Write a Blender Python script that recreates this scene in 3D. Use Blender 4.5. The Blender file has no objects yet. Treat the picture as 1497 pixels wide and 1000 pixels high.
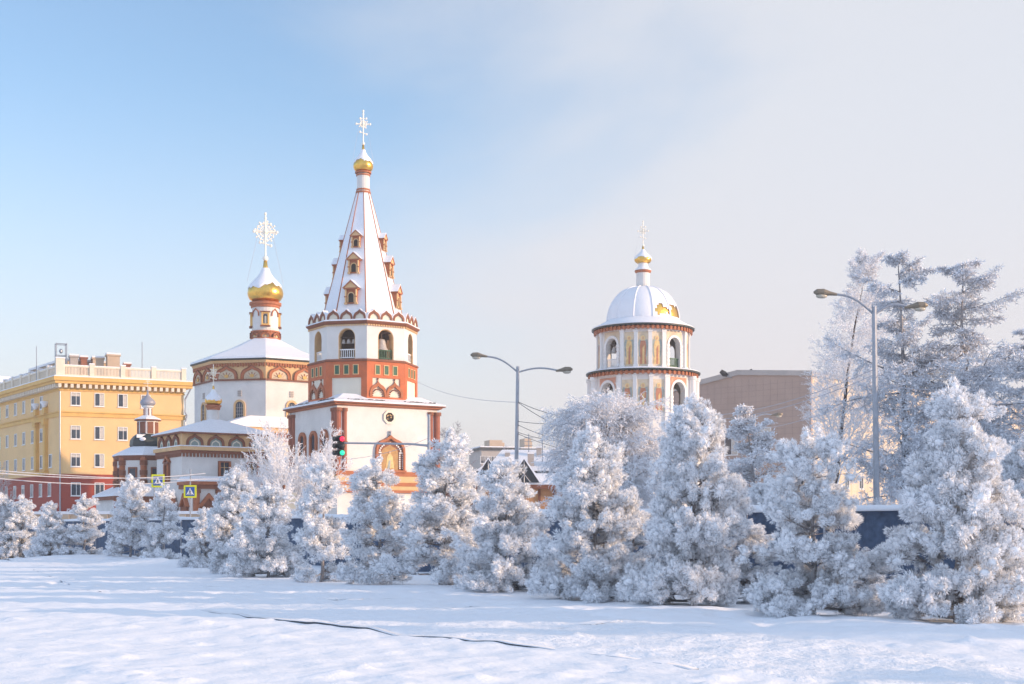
import bpy, math, random
import numpy as np
from mathutils import Matrix, Vector
from math import sin, cos, tan, pi, radians as R_

random.seed(7)
scene = bpy.context.scene
COL = scene.collection
F, CX, HY, EYE = 2000.0, 748.5, 770.0, 1.7      # focal length in px, centre column, horizon row, eye height

def zz(py, Y): return EYE + (HY - py) / F * Y
def xx(px, Y): return (px - CX) / F * Y
def P(px, py, Y): return Vector((xx(px, Y), Y, zz(py, Y)))

# ------------------------------------------------------------------ materials
def mat(name, c, rough=.8, var=.12, scale=2.0, bump=.0, metal=0.0, bscale=None, emit=None):
    m = bpy.data.materials.new(name); m.use_nodes = True
    nt = m.node_tree; b = nt.nodes['Principled BSDF']
    b.inputs['Roughness'].default_value = rough; b.inputs['Metallic'].default_value = metal
    tc = nt.nodes.new('ShaderNodeTexCoord')
    if var:
        n = nt.nodes.new('ShaderNodeTexNoise'); n.inputs['Scale'].default_value = scale
        n.inputs['Detail'].default_value = 6; n.inputs['Roughness'].default_value = .62
        nt.links.new(tc.outputs['Object'], n.inputs['Vector'])
        r = nt.nodes.new('ShaderNodeValToRGB')
        r.color_ramp.elements[0].position = .3; r.color_ramp.elements[1].position = .7
        r.color_ramp.elements[0].color = tuple(max(0, x * (1 - var)) for x in c) + (1,)
        r.color_ramp.elements[1].color = tuple(min(.95, x * (1 + var * .6)) for x in c) + (1,)
        nt.links.new(n.outputs['Fac'], r.inputs['Fac']); nt.links.new(r.outputs['Color'], b.inputs['Base Color'])
    else:
        b.inputs['Base Color'].default_value = tuple(c) + (1,)
    if bump:
        n2 = nt.nodes.new('ShaderNodeTexNoise'); n2.inputs['Scale'].default_value = bscale or scale * 4
        n2.inputs['Detail'].default_value = 5
        nt.links.new(tc.outputs['Object'], n2.inputs['Vector'])
        bp = nt.nodes.new('ShaderNodeBump'); bp.inputs['Strength'].default_value = bump; bp.inputs['Distance'].default_value = .1
        nt.links.new(n2.outputs['Fac'], bp.inputs['Height']); nt.links.new(bp.outputs['Normal'], b.inputs['Normal'])
    if emit:
        b.inputs['Emission Color'].default_value = tuple(emit[:3]) + (1,); b.inputs['Emission Strength'].default_value = emit[3]
    return m

M = dict(
    snow=mat('roof_snow', (.80, .81, .84), .6, .04, 1.5, .25, bscale=3),
    white=mat('white_plaster', (.70, .675, .64), .85, .13, .5, .12, bscale=9),
    trimw=mat('white_trim', (.73, .72, .70), .8, .05, 2),
    red=mat('brick_red_paint', (.52, .135, .05), .75, .16, 1.2, .15, bscale=8),
    brown=mat('brown_trim', (.235, .085, .045), .75, .2, 2.0, .1),
    rust=mat('rust_trim', (.40, .135, .06), .75, .2, 2.0, .1),
    tan=mat('tan_frieze', (.68, .44, .22), .8, .12, 1.5, .1),
    cream=mat('cream_panel', (.74, .68, .56), .85, .08, .9, .1),
    gold=mat('gilding', (.86, .50, .11), .28, .22, 2.5, .25, 1.0, bscale=6),
    frostgold=mat('frosted_gilding', (.88, .82, .70), .55, .08, 6, .1),
    dark=mat('dark_interior', (.035, .028, .025), .9, .2, 2),
    interior=mat('belfry_interior_shade', (.13, .085, .06), .9, .2, 1.5),  # brown darkened to paint the shade inside the belfries
    glass=mat('window_glass', (.05, .065, .085), .12, .3, 3),
    greenp=mat('green_shutter', (.028, .115, .065), .6, .15, 3),
    greendk=mat('green_black_roof', (.018, .032, .034), .45, .25, 2.5),
    teal=mat('teal_lunette', (.26, .33, .30), .7, .2, 3),
    column=mat('red_brown_column', (.30, .10, .06), .8, .2, 2),
    silver=mat('frosted_silver', (.34, .34, .38), .5, .15, 4, .1, .2),
    bronze=mat('bell_bronze', (.42, .39, .36), .55, .2, 4, .1, .2),
    yellow=mat('yellow_plaster', (.78, .51, .235), .85, .08, .35, .1, bscale=6),
    ochre=mat('ochre_cornice', (.72, .43, .13), .8, .12, .8, .1),
    redbase=mat('red_ground_floor', (.34, .055, .032), .85, .2, .4, .1, bscale=6),
    balus=mat('pale_balustrade', (.76, .66, .52), .85, .08, 1.5),
    curtain=mat('pale_curtain', (.55, .50, .44), .6, .2, 5), curtaindk=mat('grey_curtain', (.22, .21, .21), .5, .25, 5),
    wframe=mat('white_window_frame', (.78, .77, .75), .6, .04, 3),
    brick=mat('chimney_brick', (.30, .12, .075), .9, .25, 3),
    clad=mat('shaded_cladding', (.40, .29, .235), .7, .10, .25, .04),  # hall cladding, darkened to mauve for its shaded side
    cladlit=mat('sunlit_cladding', (.58, .49, .37), .75, .08, .25, .04),  # the same cladding, lightened to cream for its sunlit front
    seam=mat('cladding_seam', (.30, .22, .19), .8, .1, 1),
    metal=mat('galvanised_steel', (.36, .38, .42), .45, .15, 6, .05, .5),
    lampshell=mat('lamp_housing', (.24, .20, .15), .45, .15, 8, 0, .3),
    lampbowl=mat('lamp_bowl', (.50, .45, .36), .2, .1, 8),
    blackp=mat('black_housing', (.02, .022, .025), .5, .2, 5),
    navy=mat('navy_fabric', (.065, .10, .165), .8, .5, 3.5, .5, bscale=7),
    sigy=mat('sign_yellow', (.72, .72, .02), .5, .04, 3),
    sigb=mat('sign_blue', (.02, .10, .36), .5, .04, 3),
    sigw=mat('sign_white', (.82, .82, .82), .5, .03, 3),
    board=mat('cream_board', (.62, .56, .44), .7, .1, 4),
    wood=mat('brown_timber', (.20, .075, .04), .8, .25, 3, .1),
    woodlt=mat('amber_timber', (.48, .25, .12), .8, .2, 3, .1),
    gable=mat('dark_gable', (.035, .04, .045), .6, .25, 2),
    concrete=mat('grey_panel_wall', (.42, .38, .35), .9, .12, .5, .05),
    beige=mat('beige_wall', (.52, .40, .29), .9, .12, .5, .05),
    kerb=mat('granite_kerb', (.07, .075, .085), .9, .3, 8, .2),
    bark=mat('frosted_bark', (.36, .34, .34), .95, .6, 14, .4, bscale=30),
    barkdk=mat('dark_bark', (.10, .075, .065), .95, .45, 12, .4, bscale=30),
    barkw=mat('rimed_twigs', (.70, .69, .70), .9, .2, 20),
    cable=mat('rimed_cable', (.50, .50, .54), .7, .2, 10),
    cabled=mat('black_cable', (.10, .10, .12), .7, .2, 10),
    iconbg=mat('icon_ochre', (.42, .23, .08), .6, .35, 2.5),
    robe=mat('icon_robe_red', (.50, .21, .12), .7, .25, 3),
    robeb=mat('icon_robe_gold', (.72, .50, .22), .7, .25, 3),
    wing=mat('icon_wing', (.33, .38, .36), .7, .25, 3),
    skin=mat('icon_face', (.62, .38, .22), .7, .1, 4),
    halo=mat('icon_halo', (.78, .58, .25), .5, .1, 4),
    faded=mat('faded_fresco', (.66, .55, .40), .85, .25, 1.5),
    pink=mat('pink_fresco', (.60, .30, .20), .85, .3, 2.0),
    redlight=mat('red_signal_lens', (.6, .01, .03), .3, 0, emit=(1, .02, .07, .9)),
    greenlight=mat('green_signal_lens', (.01, .5, .25), .3, 0, emit=(.02, .8, .42, .55)),
)

def frost_mat(name, inner, outer, lo=.15, hi=.75):
    m = bpy.data.materials.new(name); m.use_nodes = True
    nt = m.node_tree; b = nt.nodes['Principled BSDF']; b.inputs['Roughness'].default_value = .75
    a = nt.nodes.new('ShaderNodeAttribute'); a.attribute_name = 'frost'
    r = nt.nodes.new('ShaderNodeValToRGB')
    r.color_ramp.elements[0].position = lo; r.color_ramp.elements[0].color = inner + (1,)
    r.color_ramp.elements[1].position = hi; r.color_ramp.elements[1].color = outer + (1,)
    nt.links.new(a.outputs['Fac'], r.inputs['Fac']); nt.links.new(r.outputs['Color'], b.inputs['Base Color'])
    return m
M['needles'] = frost_mat('rimed_needles', (.13, .15, .17), (.92, .93, .95), .0, .45)
M['larchfrost'] = frost_mat('rimed_larch_twigs', (.36, .37, .40), (.88, .90, .94), .0, .75)
M['birchfrost'] = frost_mat('rimed_birch_twigs', (.50, .47, .46), (.90, .90, .92), .0, .6)
M['fartwigs'] = frost_mat('bare_far_twigs', (.40, .33, .31), (.66, .60, .60), .0, .8)

# ------------------------------------------------------------------ mesh building
class MB:
    def __init__(self):
        self.V = []; self.Fc = []; self.I = []; self.M = Matrix()
    def v(self, p):
        self.V.append(self.M @ Vector(p)); return len(self.V) - 1
    def f(self, idx, mi=0): self.Fc.append(tuple(idx)); self.I.append(mi)
    def box(self, x0, x1, y0, y1, z0, z1, mi=0, mitre=0.0):
        # mitre widens the front (y0) edge so that neighbouring facets meet
        a = [self.v((x0 - mitre, y0, z0)), self.v((x1 + mitre, y0, z0)), self.v((x1, y1, z0)), self.v((x0, y1, z0)),
             self.v((x0 - mitre, y0, z1)), self.v((x1 + mitre, y0, z1)), self.v((x1, y1, z1)), self.v((x0, y1, z1))]
        for q in ((0, 3, 2, 1), (4, 5, 6, 7), (0, 1, 5, 4), (1, 2, 6, 5), (2, 3, 7, 6), (3, 0, 4, 7)):
            self.f([a[i] for i in q], mi)
    def prism(self, pts, y0, y1, mi=0):
        n = len(pts)
        a = [self.v((x, y0, z)) for x, z in pts]; b = [self.v((x, y1, z)) for x, z in pts]
        self.f(a, mi); self.f(b[::-1], mi)
        for i in range(n):
            j = (i + 1) % n; self.f((a[j], a[i], b[i], b[j]), mi)
    def ring(self, outer, inner, y0, y1, mi=0, closed=False):
        n = len(outer); m = n if closed else n - 1
        oa = [self.v((x, y0, z)) for x, z in outer]; ia = [self.v((x, y0, z)) for x, z in inner]
        ob = [self.v((x, y1, z)) for x, z in outer]; ib = [self.v((x, y1, z)) for x, z in inner]
        for i in range(m):
            j = (i + 1) % n
            self.f((oa[i], ia[i], ia[j], oa[j]), mi); self.f((ob[i], ob[j], ib[j], ib[i]), mi)
            self.f((oa[i], oa[j], ob[j], ob[i]), mi); self.f((ia[i], ib[i], ib[j], ia[j]), mi)
        if not closed:
            self.f((oa[0], ob[0], ib[0], ia[0]), mi); self.f((oa[-1], ia[-1], ib[-1], ob[-1]), mi)
    def lathe(self, prof, n=24, phase=0.0, mi=0, closed=False, c=(0, 0)):
        rows = []
        for r, z in prof:
            if r < 1e-4: rows.append([self.v((c[0], c[1], z))] * n)
            else: rows.append([self.v((c[0] + r * sin(phase + 2 * pi * k / n), c[1] - r * cos(phase + 2 * pi * k / n), z)) for k in range(n)])
        m = len(rows) if closed else len(rows) - 1
        for i in range(m):
            A, B = rows[i], rows[(i + 1) % len(rows)]
            for k in range(n):
                q = (A[k], A[(k + 1) % n], B[(k + 1) % n], B[k])
                u = []
                for w in q:
                    if w not in u: u.append(w)
                if len(u) > 2: self.f(u, mi)
        if not closed:
            if prof[0][0] > 1e-4: self.f(rows[0][::-1], mi)
            if prof[-1][0] > 1e-4: self.f(rows[-1], mi)
    def ngon(self, prof, n=8, mi=0, closed=False):     # profile radii are apothems, facets face 0, 360/n ...
        k = 1 / cos(pi / n)
        self.lathe([(r * k, z) for r, z in prof], n, pi / n, mi, closed)
    def tube(self, pts, rad, n=6, mi=0):
        pts = [Vector(p) for p in pts]
        if not hasattr(rad, '__len__'): rad = [rad] * len(pts)
        rows = []
        for i, p in enumerate(pts):
            d = (pts[min(i + 1, len(pts) - 1)] - pts[max(i - 1, 0)]).normalized()
            s = d.cross(Vector((0, 0, 1)))
            if s.length < .05: s = d.cross(Vector((1, 0, 0)))
            s.normalize(); t = s.cross(d)
            rows.append([self.v(p + s * (rad[i] * cos(2 * pi * k / n)) + t * (rad[i] * sin(2 * pi * k / n))) for k in range(n)])
        for a, b in zip(rows, rows[1:]):
            for k in range(n): self.f((a[k], a[(k + 1) % n], b[(k + 1) % n], b[k]), mi)
        self.f(rows[0][::-1], mi); self.f(rows[-1], mi)
    def ball(self, c, r, mi=0, n=10, sq=1.0):
        self.lathe([(r * sin(pi * i / 6), c[2] - r * sq * cos(pi * i / 6)) for i in range(7)], n, 0, mi, c=(c[0], c[1]))
    def mesh(self, name, mats, smooth=False):
        me = bpy.data.meshes.new(name); me.from_pydata([tuple(v) for v in self.V], [], self.Fc)
        for m in (mats if isinstance(mats, (list, tuple)) else [mats]): me.materials.append(M[m])
        me.polygons.foreach_set('material_index', self.I)
        if smooth: me.polygons.foreach_set('use_smooth', [True] * len(self.I))
        me.update(); return me
    def build(self, name, mats, parent=None, smooth=False):
        return link(name, self.mesh(name, mats, smooth), parent)

def link(name, data, parent=None, basis=None):
    o = bpy.data.objects.new(name, data); COL.objects.link(o)
    if parent: o.parent = parent
    if basis is not None: o.matrix_basis = basis
    return o
def tag(o, label=None, cat=None, group=None, kind=None):
    for k, v in (('label', label), ('category', cat), ('group', group), ('kind', kind)):
        if v: o[k] = v
    return o
def thing(name, label, cat, loc=(0, 0, 0), rz=0.0, group=None):
    o = bpy.data.objects.new(name, None); COL.objects.link(o); o.empty_display_size = .3
    o.location = loc; o.rotation_euler = (0, 0, R_(rz))
    return tag(o, label, cat, group)
def copy_tree(o, parent=None):
    c = o.copy(); COL.objects.link(c); c.parent = parent
    for ch in list(o.children): copy_tree(ch, c)
    return c
def FM(deg, A, x=0.0, z=0.0):      # facet frame: x to the right seen from outside, -y outward
    return Matrix.Rotation(R_(deg), 4, 'Z') @ Matrix.Translation((x, -A, z))

def arch(xc, w, z0, zs, n=12):
    return [(xc - w / 2, z0)] + [(xc - w / 2 * cos(pi * i / n), zs + w / 2 * sin(pi * i / n)) for i in range(n + 1)] + [(xc + w / 2, z0)]
def keel(xc, w, h, z0=0.0, n=16):
    out = []
    for i in range(n + 1):
        t = pi - pi * i / n; x = w / 2 * cos(t)
        out.append((xc + x, z0 + h * (.83 * max(sin(t), 0) ** .62 + .17 * max(0, 1 - abs(x) / (w * .17)) ** 1.3)))
    return out
def rect(x0, x1, z0, z1): return [(x0, z0), (x0, z1), (x1, z1), (x1, z0)]
def wall_arch(mb, hw, z0, z1, w, zb, zs, t, mi=0, mit=0.0):
    """a facet wall (half width hw, thickness t) with a round-headed opening"""
    A = arch(0, w, zb, zs)
    def col(x, back): return x - (math.copysign(mit, x) if back and abs(abs(x) - hw) < 1e-6 else 0)
    def slab(pts):
        a = [mb.v((x, 0, z)) for x, z in pts]; b = [mb.v((col(x, True), t, z)) for x, z in pts]
        mb.f(a, mi); mb.f(b[::-1], mi)
        for i in range(len(pts)):
            j = (i + 1) % len(pts); mb.f((a[j], a[i], b[i], b[j]), mi)
    slab(rect(-hw, -w / 2, z0, z1)); slab(rect(w / 2, hw, z0, z1))
    if zb > z0 + .01: slab(rect(-w / 2, w / 2, z0, zb))
    top = A[1:-1]
    for p, q in zip(top, top[1:]): slab([(p[0], p[1]), (p[0], z1), (q[0], z1), (q[0], q[1])])

ONION = [(.70, 0), (.88, .13), (.98, .30), (1.0, .46), (.96, .64), (.84, .86), (.64, 1.08), (.42, 1.28), (.25, 1.50), (.14, 1.78), (.085, 2.2)]
def onion(root, r, z, zball, gold='gold', snow=True, seed=0, low=.74):
    k = (zball - z) / 2.25 / r
    mb = MB(); mb.lathe([(a * r, z + b * r * k) for a, b in ONION], 28); o = mb.build('onion_dome', gold, root, True)
    b2 = MB(); b2.ball((0, 0, zball), r * .16); b2.build('orb', gold if not snow else 'frostgold', root, True)
    if snow:      # ragged cap of snow on the upper slope
        rs = random.Random(seed); n = 72; mb = MB(); rows = []
        edge = [low + .10 * sin(k2 * 2 * pi / n * 2 + seed) + .07 * sin(k2 * 2 * pi / n * 5 + 2 * seed) + .04 * sin(k2 * 2 * pi / n * 11 + seed) + rs.uniform(-.05, .05) for k2 in range(n)]
        def rad(zq):
            for (a0, b0), (a1, b1) in zip(ONION, ONION[1:]):
                if b0 <= zq <= b1: return a0 + (a1 - a0) * (zq - b0) / (b1 - b0)
            return ONION[-1][0]
        m = 12
        for i in range(m + 1):
            row = []
            for q in range(n):
                zq = edge[q] + (1.75 - edge[q]) * i / m
                th = .012 if i == 0 else .05
                a = 2 * pi * q / n; rr = (rad(zq) + th) * r
                row.append(mb.v((rr * sin(a), -rr * cos(a), z + zq * r * k)))
            rows.append(row)
        for A, B in zip(rows, rows[1:]):
            for q in range(n): mb.f((A[q], A[(q + 1) % n], B[(q + 1) % n], B[q]))
        mb.build('snow_cap', 'snow', o, True)
    return o
def cross(root, z0, z1, w, yaw=0, m='frostgold', lace=True):
    h = z1 - z0; mb = MB(); mb.M = Matrix.Rotation(R_(yaw), 4, 'Z'); t = h * .016; zc = z0 + h * .60
    mb.tube([(0, 0, z0), (0, 0, z1)], t * 1.3, 6)
    mb.tube([(-w / 2, 0, zc), (w / 2, 0, zc)], t * 1.3, 6)
    mb.tube([(-w * .22, 0, zc + h * .17), (w * .22, 0, zc + h * .17)], t, 6)
    mb.tube([(-w * .24, 0, zc - h * .24), (w * .24, 0, zc - h * .31)], t, 6)
    for p in ((-w / 2, zc), (w / 2, zc), (0, z1), (0, z1 - h * .1), (-w * .22, zc + h * .17), (w * .22, zc + h * .17), (-w * .24, zc - h * .24), (w * .24, zc - h * .31)):
        mb.ball((p[0], 0, p[1]), t * 2.2, 0, 6)
    if lace:
        for rr in ((w * .24, w * .37) if w > 2 else (w * .22,)):
            mb.tube([(rr * cos(2 * pi * i / 20), 0, zc + rr * 1.05 * sin(2 * pi * i / 20)) for i in range(21)], t * .75, 5)
        for i in range(16):
            a = 2 * pi * (i + .5) / 16; r2 = w * ((.46 if i % 2 else .40) if w > 2 else (.33 if i % 4 == 1 else .22))
            mb.tube([(w * .08 * cos(a), 0, zc + w * .08 * sin(a)), (r2 * cos(a), 0, zc + r2 * sin(a))], t * .6, 4)
            mb.ball((r2 * cos(a), 0, zc + r2 * sin(a)), t * 1.5, 0, 6)
        mb.ball((0, 0, zc), w * .09, 0, 8)
    mb.build('cross', m, root)
    st = MB()
    for s in (-1, 1): st.tube([(s * w * .36, 0, zc - h * .1), (s * w * .85, 0, z0 - h * .55)], t * .22, 4)
    st.build('stay_chain', 'cable', root)

# ------------------------------------------------------------------ tent-roofed bell tower
def tent_tower():
    Y = 130; th = 32.5
    t = thing('bell_tower', 'tall white and red bell tower with octagonal tent roof', 'church tower', (xx(531, Y), Y, 0), th)
    h = 5.15
    mb = MB(); mb.ngon([(h, 0), (h, 12.7)], 4); mb.build('lower_wall', 'white', t)
    # plinth mouldings
    mb = MB()
    for z0, z1, p, mi in ((6.35, 6.75, .16, 0), (5.75, 6.34, .10, 1), (5.45, 5.74, .22, 0), (5.05, 5.44, .12, 1), (4.8, 5.04, .26, 0)):
        mb.ngon([(h - .05, z0), (h + p, z0), (h + p, z1), (h - .05, z1)], 4, mi, True)
    mb.build('string_course', ['rust', 'tan'], t)
    # corner column clusters
    for q in range(4):
        a = R_(45 + 90 * q); ex, ey = h * math.copysign(1, sin(a)), -h * math.copysign(1, cos(a))
        mb = MB()
        for dx, dy, r in ((-.05, -.05, .34), (-.72, 0, .23), (0, -.72, .23)):
            x, y = ex + dx * math.copysign(1, ex), ey + dy * math.copysign(1, ey)
            mb.lathe([(r, 6.8), (r, 12.1)], 12, c=(x, y)); mb.lathe([(r * 1.35, 12.1), (r * 1.35, 12.4)], 12, mi=1, c=(x, y)); mb.lathe([(r * 1.3, 9.2), (r * 1.3, 9.4)], 12, mi=1, c=(x, y))
        mb.build('corner_column', ['column', 'brown'], t)
    mb = MB(); mb.ngon([(h + .1, 12.62), (h + .36, 12.72), (h + .36, 12.8), (0, 12.8)], 4); mb.ngon([(h + .42, 12.81), (h + .6, 12.86), (h + .6, 12.95), (0, 12.98)], 4, 1)
    mb.build('cornice', ['rust', 'brown'], t)
    mb = MB(); mb.ngon([(h + .62, 12.96), (h + .58, 13.08), (h - .2, 13.36), (4.0, 13.85)], 4)
    rf = mb.build('skirt_roof', 'snow', t)
    mb = MB()
    for q in (0, -90):
        mb.M = FM(q, h)
        for x0, x1 in ((-4.2, -.4), (1.6, 4.9)):
            mb = MB(); mb.M = FM(q, h); n = 16
            for i in range(n):
                a = x0 + (x1 - x0) * i / n; zb = 13.16 + random.uniform(-.05, .04)
                mb.box(a, a + (x1 - x0) / n * random.uniform(.7, 1), -.24 + random.uniform(-.05, .05), -.02, zb - .05, zb + .12)
            mb.build('bare_roof_edge', 'blackp', rf)
    # windows of the cube
    mb = MB(); mb.M = FM(0, h, .1, 11.75)
    o8 = [(.66 * sin(pi / 8 + pi / 4 * i), .66 * cos(pi / 8 + pi / 4 * i)) for i in range(8)]; i8 = [(x * .68, z * .68) for x, z in o8]
    mb.ring(o8, i8, -.14, 0, 0, True); w = mb.build('round_window', 'cream', t)
    mb = MB(); mb.M = FM(0, h, .1, 11.75); mb.prism(i8[::-1], -.04, .0, 0)
    for i in range(9): mb.ball((random.uniform(-.28, .28), -.04, random.uniform(-.28, .28)), .06, 1, 6)
    mb.build('grille', ['dark', 'tan'], w)
    mb = MB(); mb.M = FM(0, h, .15, 6.9)
    def outline(w, zs, hk): return [(-w / 2, 0), (-w / 2, zs * .5)] + keel(0, w, hk, zs) + [(w / 2, zs * .5), (w / 2, 0)]
    mb.ring(outline(3.0, 1.45, 1.75), outline(2.6, 1.45, 1.45), -.28, 0, 0); mb.box(-1.6, 1.6, -.32, 0, -.22, -.01, 0)
    mb.ring(outline(2.6, 1.45, 1.45), outline(1.75, 1.30, 1.05), -.06, 0, 1)
    for s in (-1, 1):
        for k2 in range(8): mb.box(s * 1.28 - .06, s * 1.28 + .06, -.14, -.07, .12 + .2 * k2, .25 + .2 * k2, 2); mb.box(s * .98 - .07, s * .98 + .07, -.14, -.07, .12 + .2 * k2, .25 + .2 * k2, 2)
    for i in range(15):
        a = pi * (i + .5) / 15; x, z = 1.12 * cos(a), 1.5 + .98 * sin(a); mb.box(x - .07, x + .07, -.14, -.07, z - .07, z + .07, 2)
    mb.tube([(0, -.15, 3.2), (0, -.15, 3.55)], [.12, .03], 6, 3); mb.ball((0, -.15, 3.5), .12, 3, 8)
    ic = mb.build('icon_case', ['rust', 'brown', 'trimw', 'silver'], t)
    mb = MB(); mb.M = FM(0, h, .15, 6.9); mb.prism(outline(1.75, 1.30, 1.05)[::-1], -.05, 0, 0)
    mb.prism([(-.42, .15), (-.30, 1.2), (-.12, 1.48), (.12, 1.48), (.30, 1.2), (.42, .15)], -.075, -.052, 1)
    mb.prism([(.12 * cos(2 * pi * i / 10), 1.62 + .15 * sin(2 * pi * i / 10)) for i in range(10)], -.095, -.076, 2)
    mb.prism([(-.3, .15), (-.12, .9), (.05, .9), (.0, .15)], -.085, -.077, 3)
    mb.build('icon_painting', ['iconbg', 'robeb', 'skin', 'wing'], ic)
    for x in (-2.3, 0.2, 2.6):            # shaded side windows
        mb = MB(); mb.M = FM(-90, h, x, 7.6); mb.ring(arch(0, 1.6, 0, 2.2), arch(0, 1.0, 0, 2.2), -.2, 0, 0); w = mb.build('arched_window', 'rust', t)
        mb = MB(); mb.M = FM(-90, h, x, 7.6); mb.prism(arch(0, 1.0, 0, 2.2)[::-1], -.03, 0, 0); mb.build('pane', 'glass', w)
    # octagon drum
    A = 4.68; s = A * tan(pi / 8); z0, z1 = 13.0, 16.85; mit = .1 * tan(pi / 8)
    mb = MB(); mb.ngon([(A, z0), (A, z1)], 8); mb.build('octagon_wall', 'cream', t)
    mb = MB()
    for k in range(8):
        mb.M = FM(45 * k, A)
        for x0, x1, ml, mr in ((-s, -s + .52, 1, 0), (s - .52, s, 0, 1)):
            v = [mb.v((x0 - mit * ml, -.1, z0)), mb.v((x1 + mit * mr, -.1, z0)), mb.v((x1, 0, z0)), mb.v((x0, 0, z0)),
                 mb.v((x0 - mit * ml, -.1, z1)), mb.v((x1 + mit * mr, -.1, z1)), mb.v((x1, 0, z1)), mb.v((x0, 0, z1))]
            for q in ((4, 5, 6, 7), (0, 1, 5, 4), (1, 2, 6, 5), (3, 0, 4, 7)): mb.f([v[i] for i in q])
        mb.box(-s + .52, s - .52, -.1, 0, 15.36, z1 - .004); mb.box(-s + .52, s - .52, -.1, 0, z0, 13.62)
    mb.build('red_frame', 'red', t)
    for k in range(8):
        for x in (-.9, 0, .9):
            mb = MB(); mb.M = FM(45 * k, A + .1, x, 15.62); mb.ring(rect(-.27, .27, .01, .94), rect(-.2, .2, .08, .87), -.05, 0, 0, True)
            w = mb.build('window', 'tan', t)
            mb = MB(); mb.M = FM(45 * k, A + .1, x, 15.62); mb.prism(rect(-.2, .2, .08, .87)[::-1], -.012, 0); mb.build('shutter', 'greenp', w)
        if k % 2 == 0:
            for x in (-.86, .86):
                mb = MB(); mb.M = FM(45 * k, A, x, 13.6)
                mb.ring(keel(0, 1.72, 1.42), keel(0, 1.30, 1.02), -.17, 0, 0)
                for i in range(11):
                    a = pi * (i + .5) / 11; px_, pz_ = .56 * cos(a), .72 * sin(a)
                    mb.box(px_ - .05, px_ + .05, -.13, 0, pz_ - .05, pz_ + .05, 1)
                mb.tube([(0, -.08, 1.38), (0, -.08, 1.62)], [.07, .02], 6, 0); mb.ball((0, -.08, 1.66), .09, 1, 8)
                mb.build('keel_arch', ['rust', 'brown'], t)
    # belfry
    zb, zt = 17.1, 20.25
    mb = MB(); mb.ngon([(A - .1, z1), (A + .2, z1 + .02), (A + .2, z1 + .14), (A + .08, zb - .02), (A - .1, zb - .02)], 8, 0, True); mb.build('belfry_ledge', 'brown', t)
    mb = MB()
    for k in range(8):
        mb.M = FM(45 * k, A); wall_arch(mb, s, zb - .06, zt, 1.62, zb + .0, 19.1, .7, 0, .7 * tan(pi / 8))
    mb.build('belfry_wall', 'white', t)
    for k in range(8):
        mb = MB(); mb.M = FM(45 * k, A); mb.ring(arch(0, 1.615, zb, 19.1), arch(0, 1.50, zb, 19.1), .03, .72); mb.build('arch_reveal', 'tan', t)
    mb = MB(); mb.ngon([(3.9, zb - .3), (3.9, zb - .02)], 8); mb.ngon([(3.9, zt - .02), (3.9, zt + .1)], 8); mb.ngon([(2.5, zb), (2.5, zt)], 8)  # floor, ceiling and an added core that blocks the sky behind the arches
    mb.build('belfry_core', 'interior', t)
    for k in range(8):
        mb = MB(); mb.M = FM(45 * k, A - .25, 0, zb)
        mb.box(-.8, .8, -.05, .05, .82, .92); mb.box(-.8, .8, -.05, .05, .10, .18)
        for i in range(9): mb.box(-.76 + .19 * i - .03, -.76 + .19 * i + .03, -.03, .03, .18, .82)
        mb.build('railing', 'greenp' if k == 0 else 'wframe', t)
    mb = MB(); mb.ngon([(A - .3, zt), (A + .05, zt), (A + .3, zt + .22), (A + .3, zt + .3), (A - .3, zt + .3)], 8, 0, True)
    for k in range(8):
        mb.M = FM(45 * k, A)
        for i in range(15): x = -s + s * 2 * (i + .5) / 15; mb.box(x - .07, x + .07, -.16, 0, zt - .14, zt - .005, 1)
    mb.build('cornice', ['brown', 'tan'], t)
    mb = MB(); mb.ngon([(A + .34, zt + .31), (A + .28, zt + .42), (3.4, zt + .9)], 8); mb.build('ledge_snow', 'snow', t)
    kb = MB(); kb.ring(keel(0, 1.22, .98), keel(0, .86, .68), -.16, .3, 0); kb.prism(keel(0, .86, .68)[::-1], -.05, .05, 1)
    kb.ring(keel(0, 1.34, 1.08), keel(0, 1.222, .982), -.12, .4, 2)
    km = kb.mesh('kokoshnik', ['brown', 'cream', 'snow'])
    for k in range(8):
        for x in (-1.27, 0, 1.27): link('kokoshnik', km, t, FM(45 * k, A + .0, x, zt + .36))
    # tent
    zA, zB, a0, a1 = 20.9, 33.4, 3.66, .60
    mb = MB(); mb.ngon([(a0, zA), (a1, zB)], 8); mb.build('tent_roof', 'snow', t)
    mb = MB(); kq = 1 / cos(pi / 8)
    for k in range(8):
        a = pi / 8 + pi / 4 * k
        mb.tube([(a0 * kq * sin(a), -a0 * kq * cos(a), zA), (a1 * kq * sin(a), -a1 * kq * cos(a), zB)], [.06, .045], 5)
    mb.build('tent_rib', 'rust', t)
    d = MB(); d.box(-.52, .52, 0, 1.0, 0, 1.35, 0)
    d.ring(arch(0, .72, .12, .72), arch(0, .52, .12, .72), -.06, 0, 1); d.prism(arch(0, .52, .12, .72)[::-1], -.02, 0, 3)
    for sx in (-1, 1): d.tube([(sx * .5, -.08, 0), (sx * .5, -.08, 1.3)], .09, 8, 1); d.box(sx * .5 - .13, sx * .5 + .13, -.2, .04, -.08, .08, 1); d.box(sx * .5 - .12, sx * .5 + .12, -.19, .04, .58, .68, 0)
    d.box(-.68, .68, -.2, 1.0, 1.33, 1.45, 0); d.prism([(-.68, 1.45), (0, 2.02), (.68, 1.45)][::-1], -.16, .9, 1)
    d.ring([(-.8, 1.44), (0, 2.16), (.8, 1.44)], [(-.66, 1.44), (0, 2.03), (.66, 1.44)], -.24, .1, 0)
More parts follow.
